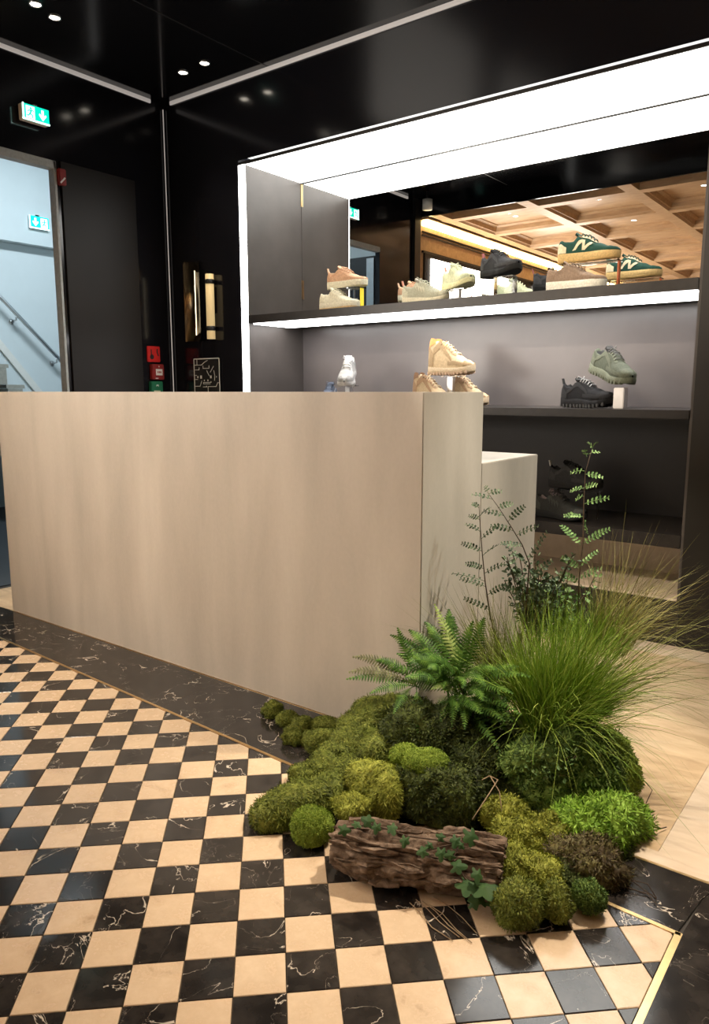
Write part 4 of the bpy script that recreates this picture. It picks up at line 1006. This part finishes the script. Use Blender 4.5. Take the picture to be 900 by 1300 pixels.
# ------------------------------------------------------------------ ferns, shoots and small shrubs
M_FERN = m_moss('fern_green', (.018, .048, .006), (.052, .125, .014), (.150, .27, .040))
M_FERNB = m_moss('fern_bronze', (.045, .045, .015), (.115, .115, .045), (.22, .23, .11))
M_FERNL = m_moss('fern_light', (.16, .22, .05), (.30, .40, .11), (.46, .55, .20))
M_LEAFG = m_moss('shoot_leaf', (.045, .10, .030), (.115, .205, .065), (.26, .38, .15))
M_LEAFD = m_moss('shoot_leaf_dark', (.020, .040, .020), (.060, .095, .048), (.19, .25, .15))
def curve_pts(p0, p1, arch, n):
    m_ = (p0 + p1) / 2 + Vector((0, 0, arch)); return [p0 * (1 - q) ** 2 + m_ * 2 * q * (1 - q) + p1 * q ** 2 for q in (i / (n - 1) for i in range(n))]
def fern_frond(parent, p0, p1, arch, width, m, n=22, twist=0.0, bare=.18):
    pts = curve_pts(p0, p1, arch, n); mb = MB(); org = parent.location
    mb.tube([p - org for p in pts], [.0016 * (1 - .7 * i / n) for i in range(n)], 5)
    vd = ((campos - (p0 + p1) / 2).normalized() + Vector((0, 0, .8))).normalized()
    for i in range(int(n * bare), n):
        q = (i - n * bare) / (n * (1 - bare)); t_ = (pts[min(i + 1, n - 1)] - pts[i - 1]).normalized()
        sd = t_.cross(vd).normalized(); nn = sd.cross(t_).normalized(); sd = (Matrix.Rotation(twist, 3, t_) @ sd)
        ln_ = width * (math.sin(PI * min(1, .22 + .78 * (1 - q))) ** .8 if q < .35 else (1 - q) ** .85 * 1.22 + .02); wd_ = (p1 - p0).length / n * .42
        for sg in (-1, 1):
            d = (sd * sg + t_ * .38).normalized(); b = pts[i] - org; ns = 5; V = []
            for k in range(ns + 1):
                f = k / ns; c = b + d * ln_ * f + nn * (-.25 * ln_ * f * f); h = wd_ * (1 - f ** 1.8) * (1.0 if k % 2 else .72) + .0004
                V += [c - t_ * h, c + t_ * h + nn * .0003]
            mb.add(V, [(2 * k, 2 * k + 1, 2 * k + 3, 2 * k + 2) for k in range(ns)])
    return mb.build('frond', m, parent, False, fixn=False)
random.seed(21)
f0 = onY(530, 872, 1.81)
fern1 = thing('fern', 'low fern with bronze backed fronds pointing left in front of the counter', 'fern', (f0.x, f0.y, 0))
for (u, v, y, ar, wd_, m) in ((449, 834, 1.70, .05, .034, M_FERNB), (444, 853, 1.66, .045, .038, M_FERNB), (441, 862, 1.64, .035, .030, M_FERN), (470, 880, 1.66, .03, .03, M_FERN), (505, 798, 1.80, .02, .030, M_FERN),
                              (500, 905, 1.66, .03, .028, M_FERN), (530, 930, 1.66, .05, .028, M_FERN), (478, 838, 1.74, .05, .030, M_FERN)):
    fern_frond(fern1, f0 + Vector((random.uniform(-.01, .01), random.uniform(-.01, .01), 0)), onY(u, v, y), ar, wd_, m, 24)
f1 = onY(580, 885, 1.86)
fern2 = thing('fern', 'bushy dark green fern between the counter corner and the tall grass', 'fern', (f1.x, f1.y, 0))
for (u, v, y, ar, wd_, m) in ((552, 768, 1.93, .02, .028, M_FERNL), (520, 800, 1.86, .05, .040, M_FERN), (540, 790, 1.90, .05, .042, M_FERN), (570, 775, 1.96, .04, .040, M_FERN), (600, 790, 1.92, .04, .040, M_FERN),
                              (505, 830, 1.80, .06, .040, M_FERN), (515, 860, 1.74, .05, .036, M_FERN), (548, 875, 1.70, .06, .026, M_FERNL), (560, 915, 1.70, .06, .034, M_FERN), (610, 905, 1.70, .05, .038, M_FERN), (640, 915, 1.72, .04, .034, M_FERN),
                              (630, 850, 1.78, .05, .042, M_FERN), (590, 840, 1.74, .06, .042, M_FERN), (540, 830, 1.76, .05, .040, M_FERN), (650, 880, 1.74, .06, .036, M_FERN), (560, 845, 1.72, .07, .04, M_FERN), (615, 870, 1.70, .07, .036, M_FERN), (590, 925, 1.68, .05, .03, M_FERN)):
    for rep_ in range(3 if m is M_FERN else 1):
        q = (u + rep_ * random.uniform(-26, 26), v + rep_ * random.uniform(-18, 18))
        fern_frond(fern2, f1 + Vector((random.uniform(-.03, .03), random.uniform(-.03, .03), random.uniform(-.03, .03))), onY(q[0], q[1], y + rep_ * .02), ar, wd_ * 1.1, m, 26, random.uniform(-.3, .3))
def leaflet(mb, b, d, nn, ln_, wd_):
    s_ = d.cross(nn).normalized(); V = [b]
    for f, h in ((.25, .75), (.55, 1.0), (.82, .7)): V += [b + d * ln_ * f - s_ * wd_ * h + nn * wd_ * .25, b + d * ln_ * f + nn * (-.08 * ln_ * f), b + d * ln_ * f + s_ * wd_ * h + nn * wd_ * .25]
    V.append(b + d * ln_); mb.add(V, [(0, 2, 1), (0, 3, 2), (1, 2, 5, 4), (2, 3, 6, 5), (4, 5, 8, 7), (5, 6, 9, 8), (7, 8, 10), (8, 9, 10)])
def pinnate(parent, p0, p1, n, ln_, wd_, m, arch=.006, name='leaf'):
    """a compound leaf: a thin rib with paired oval leaflets"""
    pts = curve_pts(p0, p1, arch, n + 2); mb = MB(); org = parent.location
    mb.tube([p - org for p in pts], .0009, 5); vd = ((campos - p0).normalized() + Vector((random.uniform(-.6, .6), random.uniform(-.6, .6), .7))).normalized()
    for i in range(1, n + 2):
        t_ = (pts[min(i + 1, n + 1)] - pts[i - 1]).normalized(); sd = t_.cross(vd).normalized(); nn = sd.cross(t_).normalized()
        k = ln_ * (.65 + .5 * math.sin(PI * i / (n + 1)))
        for sg in (-1, 1): leaflet(mb, pts[i] - org, (sd * sg + t_ * .45 + nn * random.uniform(-.2, .4)).normalized(), nn, k, k * wd_ * .72)
    return mb.build(name, m, parent, False, fixn=False)
def shoot(label, path, y, leaves, m, stem_r=.0032, lsize=.013):
    P = [onY(u, v, yy) for (u, v), yy in zip(path, y)]; t = thing('shoot', label, 'plant', (P[0].x, P[0].y, 0))
    root = Vector((P[0].x, P[0].y, .0)); pts = [root] + P
    MB().tube([p - t.location for p in pts], [stem_r * (1 - .75 * i / (len(pts) - 1)) for i in range(len(pts))], 7).build('stem', M_STEM, t, True)
    for (a, b, n) in leaves:
        ya = min(zip(P, path), key=lambda q: abs(q[1][1] - a[1]))[0].y; p0 = onY(a[0], a[1], ya); p1 = onY(b[0], b[1], ya + random.uniform(-.03, .03))
        pinnate(t, p0, p1, n, lsize * (.7 + .06 * n), .42, m)
    return t
random.seed(9)
shoot('straight leafy tree shoot standing in front of the dark shelves', ((733, 790), (735, 735), (740, 690), (741, 640), (743, 600), (752, 568)), (2.30, 2.31, 2.32, 2.33, 2.34, 2.35),
      (((740, 690), (773, 672), 7), ((737, 692), (713, 668), 7), ((741, 640), (772, 632), 5), ((740, 656), (717, 655), 6), ((742, 660), (745, 676), 4), ((741, 620), (725, 623), 4), ((741, 619), (757, 616), 4), ((742, 602), (764, 606), 4), ((742, 598), (725, 600), 3), ((745, 580), (741, 572), 2),
       ((735, 720), (758, 700), 6), ((735, 722), (714, 708), 6), ((734, 735), (763, 722), 6), ((752, 569), (757, 562), 2), ((752, 569), (747, 563), 2), ((748, 576), (760, 574), 2), ((735, 740), (712, 728), 6), ((741, 630), (731, 634), 3)), M_LEAFG, lsize=.0125)
shoot('arching shoot with small paired leaves before the grey desk block', ((655, 850), (667, 780), (672, 715), (663, 692), (649, 669), (632, 643), (619, 625)), (2.10, 2.10, 2.09, 2.08, 2.06, 2.04, 2.02),
      (((672, 720), (640, 692), 6), ((671, 712), (694, 676), 6), ((664, 694), (637, 690), 6), ((652, 674), (624, 668), 5), ((655, 680), (683, 668), 5), ((645, 662), (665, 643), 5), ((640, 655), (617, 650), 4), ((632, 645), (650, 640), 4), ((625, 634), (600, 628), 4), ((620, 627), (636, 624), 3), ((620, 627), (616, 618), 2),
       ((672, 735), (700, 712), 6), ((671, 740), (648, 722), 6), ((670, 752), (640, 748), 6), ((669, 765), (695, 745), 6), ((668, 775), (648, 768), 6)), M_LEAFD, lsize=.0115)
shoot('fine feathery shoot nearest the counter end', ((640, 860), (622, 780), (616, 740), (612, 700), (609, 660), (608, 640)), (2.04, 2.04, 2.04, 2.04, 2.03, 2.03),
      (((612, 700), (587, 690), 6), ((612, 706), (632, 692), 5), ((611, 684), (633, 668), 5), ((610, 675), (592, 666), 4), ((609, 660), (596, 655), 4), ((609, 655), (622, 645), 4), ((608, 645), (600, 640), 3), ((614, 722), (592, 716), 6), ((615, 728), (640, 716), 5), ((617, 745), (585, 735), 6), ((619, 755), (645, 742), 6), ((622, 775), (590, 760), 6), ((616, 738), (575, 728), 5)), M_LEAFD, lsize=.0105)
def shrub(label, root, n, rx, rz, h, m, ln_, wd_, seed, nst=9, name='shrub'):
    rg = random.Random(seed); t = thing(name, label, 'plant', (root.x, root.y, 0)); mb = MB(); lf = MB()
    for k in range(nst):
        tip = RV * rg.uniform(-rx, rx) + DV * rg.uniform(-rx, rx) * .6 + Vector((0, 0, root.z + h * rg.uniform(.6, 1.15)))
        pts = curve_pts(Vector((rg.uniform(-.02, .02), rg.uniform(-.02, .02), root.z - .08)), tip, .02, 7); mb.tube(pts, .0016, 5)
        for q in range(n // nst):
            f = rg.uniform(.25, 1); i = min(5, int(f * 6)); b = pts[i].lerp(pts[i + 1], f * 6 - i)
            d = Vector((rg.gauss(0, 1), rg.gauss(0, 1), rg.gauss(.3, .8))).normalized(); nn = (Vector((rg.gauss(0, .5), rg.gauss(0, .5), 1)) - d * 0).normalized()
            leaflet(lf, b + d * rg.uniform(0, rz), d, nn, ln_ * rg.uniform(.7, 1.3), ln_ * wd_ * rg.uniform(.8, 1.2))
    tag(mb.build('stems', M_STEM, t), kind='stuff'); tag(lf.build('foliage', m, t, False, fixn=False), kind='stuff'); return t
shrub('small grey green shrub of tiny oval leaves in the middle of the planting', onY(680, 800, 2.16), 900, .10, .022, .24, M_LEAFD, .016, .36, 1, 18)
shrub('light green loose shrub beside the straight tree shoot', onY(705, 800, 2.25), 380, .12, .025, .16, M_LEAFG, .018, .36, 2, 12)
shrub('dark small leaved plant under the fern, above the black hollow', onY(610, 925, 1.80), 380, .10, .025, .10, M_FERN, .020, .40, 3, 12)
shrub('trailing small leaved plant on the front of the grass tussock', onY(690, 975, 1.74), 300, .08, .03, .05, M_LEAFG, .013, .30, 4, 12)

# ------------------------------------------------------------------ twigs, roots, a stone
def twig(label, paths, r_, m=None, cat='twig', name='twig'):
    o = onZ(*paths[0][0][:2], paths[0][0][2]); mb = MB()
    for pa in paths: mb.tube([onZ(u, v, z) - Vector((o.x, o.y, 0)) for u, v, z in pa], r_, 6)
    ob = mb.build(name, m or M_STEM, None, True); ob.location = (o.x, o.y, 0); return tag(ob, label, cat)
M_DRY = mat('dry_root', (.28, .20, .12), .8, vscale=60)
twig('thin dark twig lying on the black border at the right', [((765, 1095, .03), (790, 1108, .015), (815, 1128, .006), (833, 1141, .004)), ((790, 1108, .015), (805, 1118, .02), (822, 1122, .008), (833, 1140, .003))], .0012)
twig('short dark twig with a crook beside the brown moss', [((780, 1122, .012), (800, 1128, .006), (822, 1135, .004), (834, 1149, .003))], .0013)
twig('dark twig poking out of the fresh moss toward the floor', [((812, 1062, .03), (824, 1056, .015), (846, 1050, .006)), ((820, 1060, .02), (828, 1068, .006))], .0013)
twig('pale curled root loop above the yellow moss', [((600, 1040, .10), (618, 1012, .13), (632, 990, .14), (622, 985, .145), (612, 990, .14)), ((622, 985, .145), (634, 1005, .12), (637, 1030, .08), (652, 1050, .06), (668, 1068, .05))], .0015, M_DRY, 'root', 'root')
twig('thin straight stalk crossing the dark tussock', [((690, 988, .13), (712, 984, .13), (730, 987, .12))], .0012, M_DRY)
twig('thin grass stem slanting down the right flank of the planting', [((765, 930, .15), (795, 965, .10), (823, 997, .05)), ((823, 997, .05), (828, 1003, .04), (820, 1020, .02))], .0011)
twig('tangle of dry root fibres on the tile below the log', [((520 + a, 1138 + b, .004), (533 + a * 1.2, 1150 + b, .003), (548 + a * 1.3, 1165 + b * 1.5, .003), (575 + a, 1185 + b * 1.2, .003)) for a, b in ((0, 8), (8, 4), (16, 6), (30, 0), (24, 10))], .0010, M_DRY, 'root', 'root')
twig('black twig leaning between the ivy leaf and the yellow moss', [((640, 1060, .08), (646, 1076, .06), (654, 1091, .045))], .0013)
sp_ = onZ(633, 955, .12)
bm = bmesh.new(); bmesh.ops.create_icosphere(bm, subdivisions=3, radius=1)
for v in bm.verts: v.co = Vector((v.co.x * .030, v.co.y * .018, v.co.z * .014)) * (1 + .25 * mnoise.noise(v.co * 1.7))
me = bpy.data.meshes.new('stone'); bm.to_mesh(me); bm.free(); me.materials.append(mat('brown_stone', (.10, .055, .03), .7, vscale=30, var=.3)); me.polygons.foreach_set('use_smooth', [True] * len(me.polygons))
o = bpy.data.objects.new('stone', me); COL.objects.link(o); o.location = sp_; o.rotation_euler = (0, -.3, .6); tag(o, 'small brown stone lodged in the dark hollow beside the tussock', 'stone')
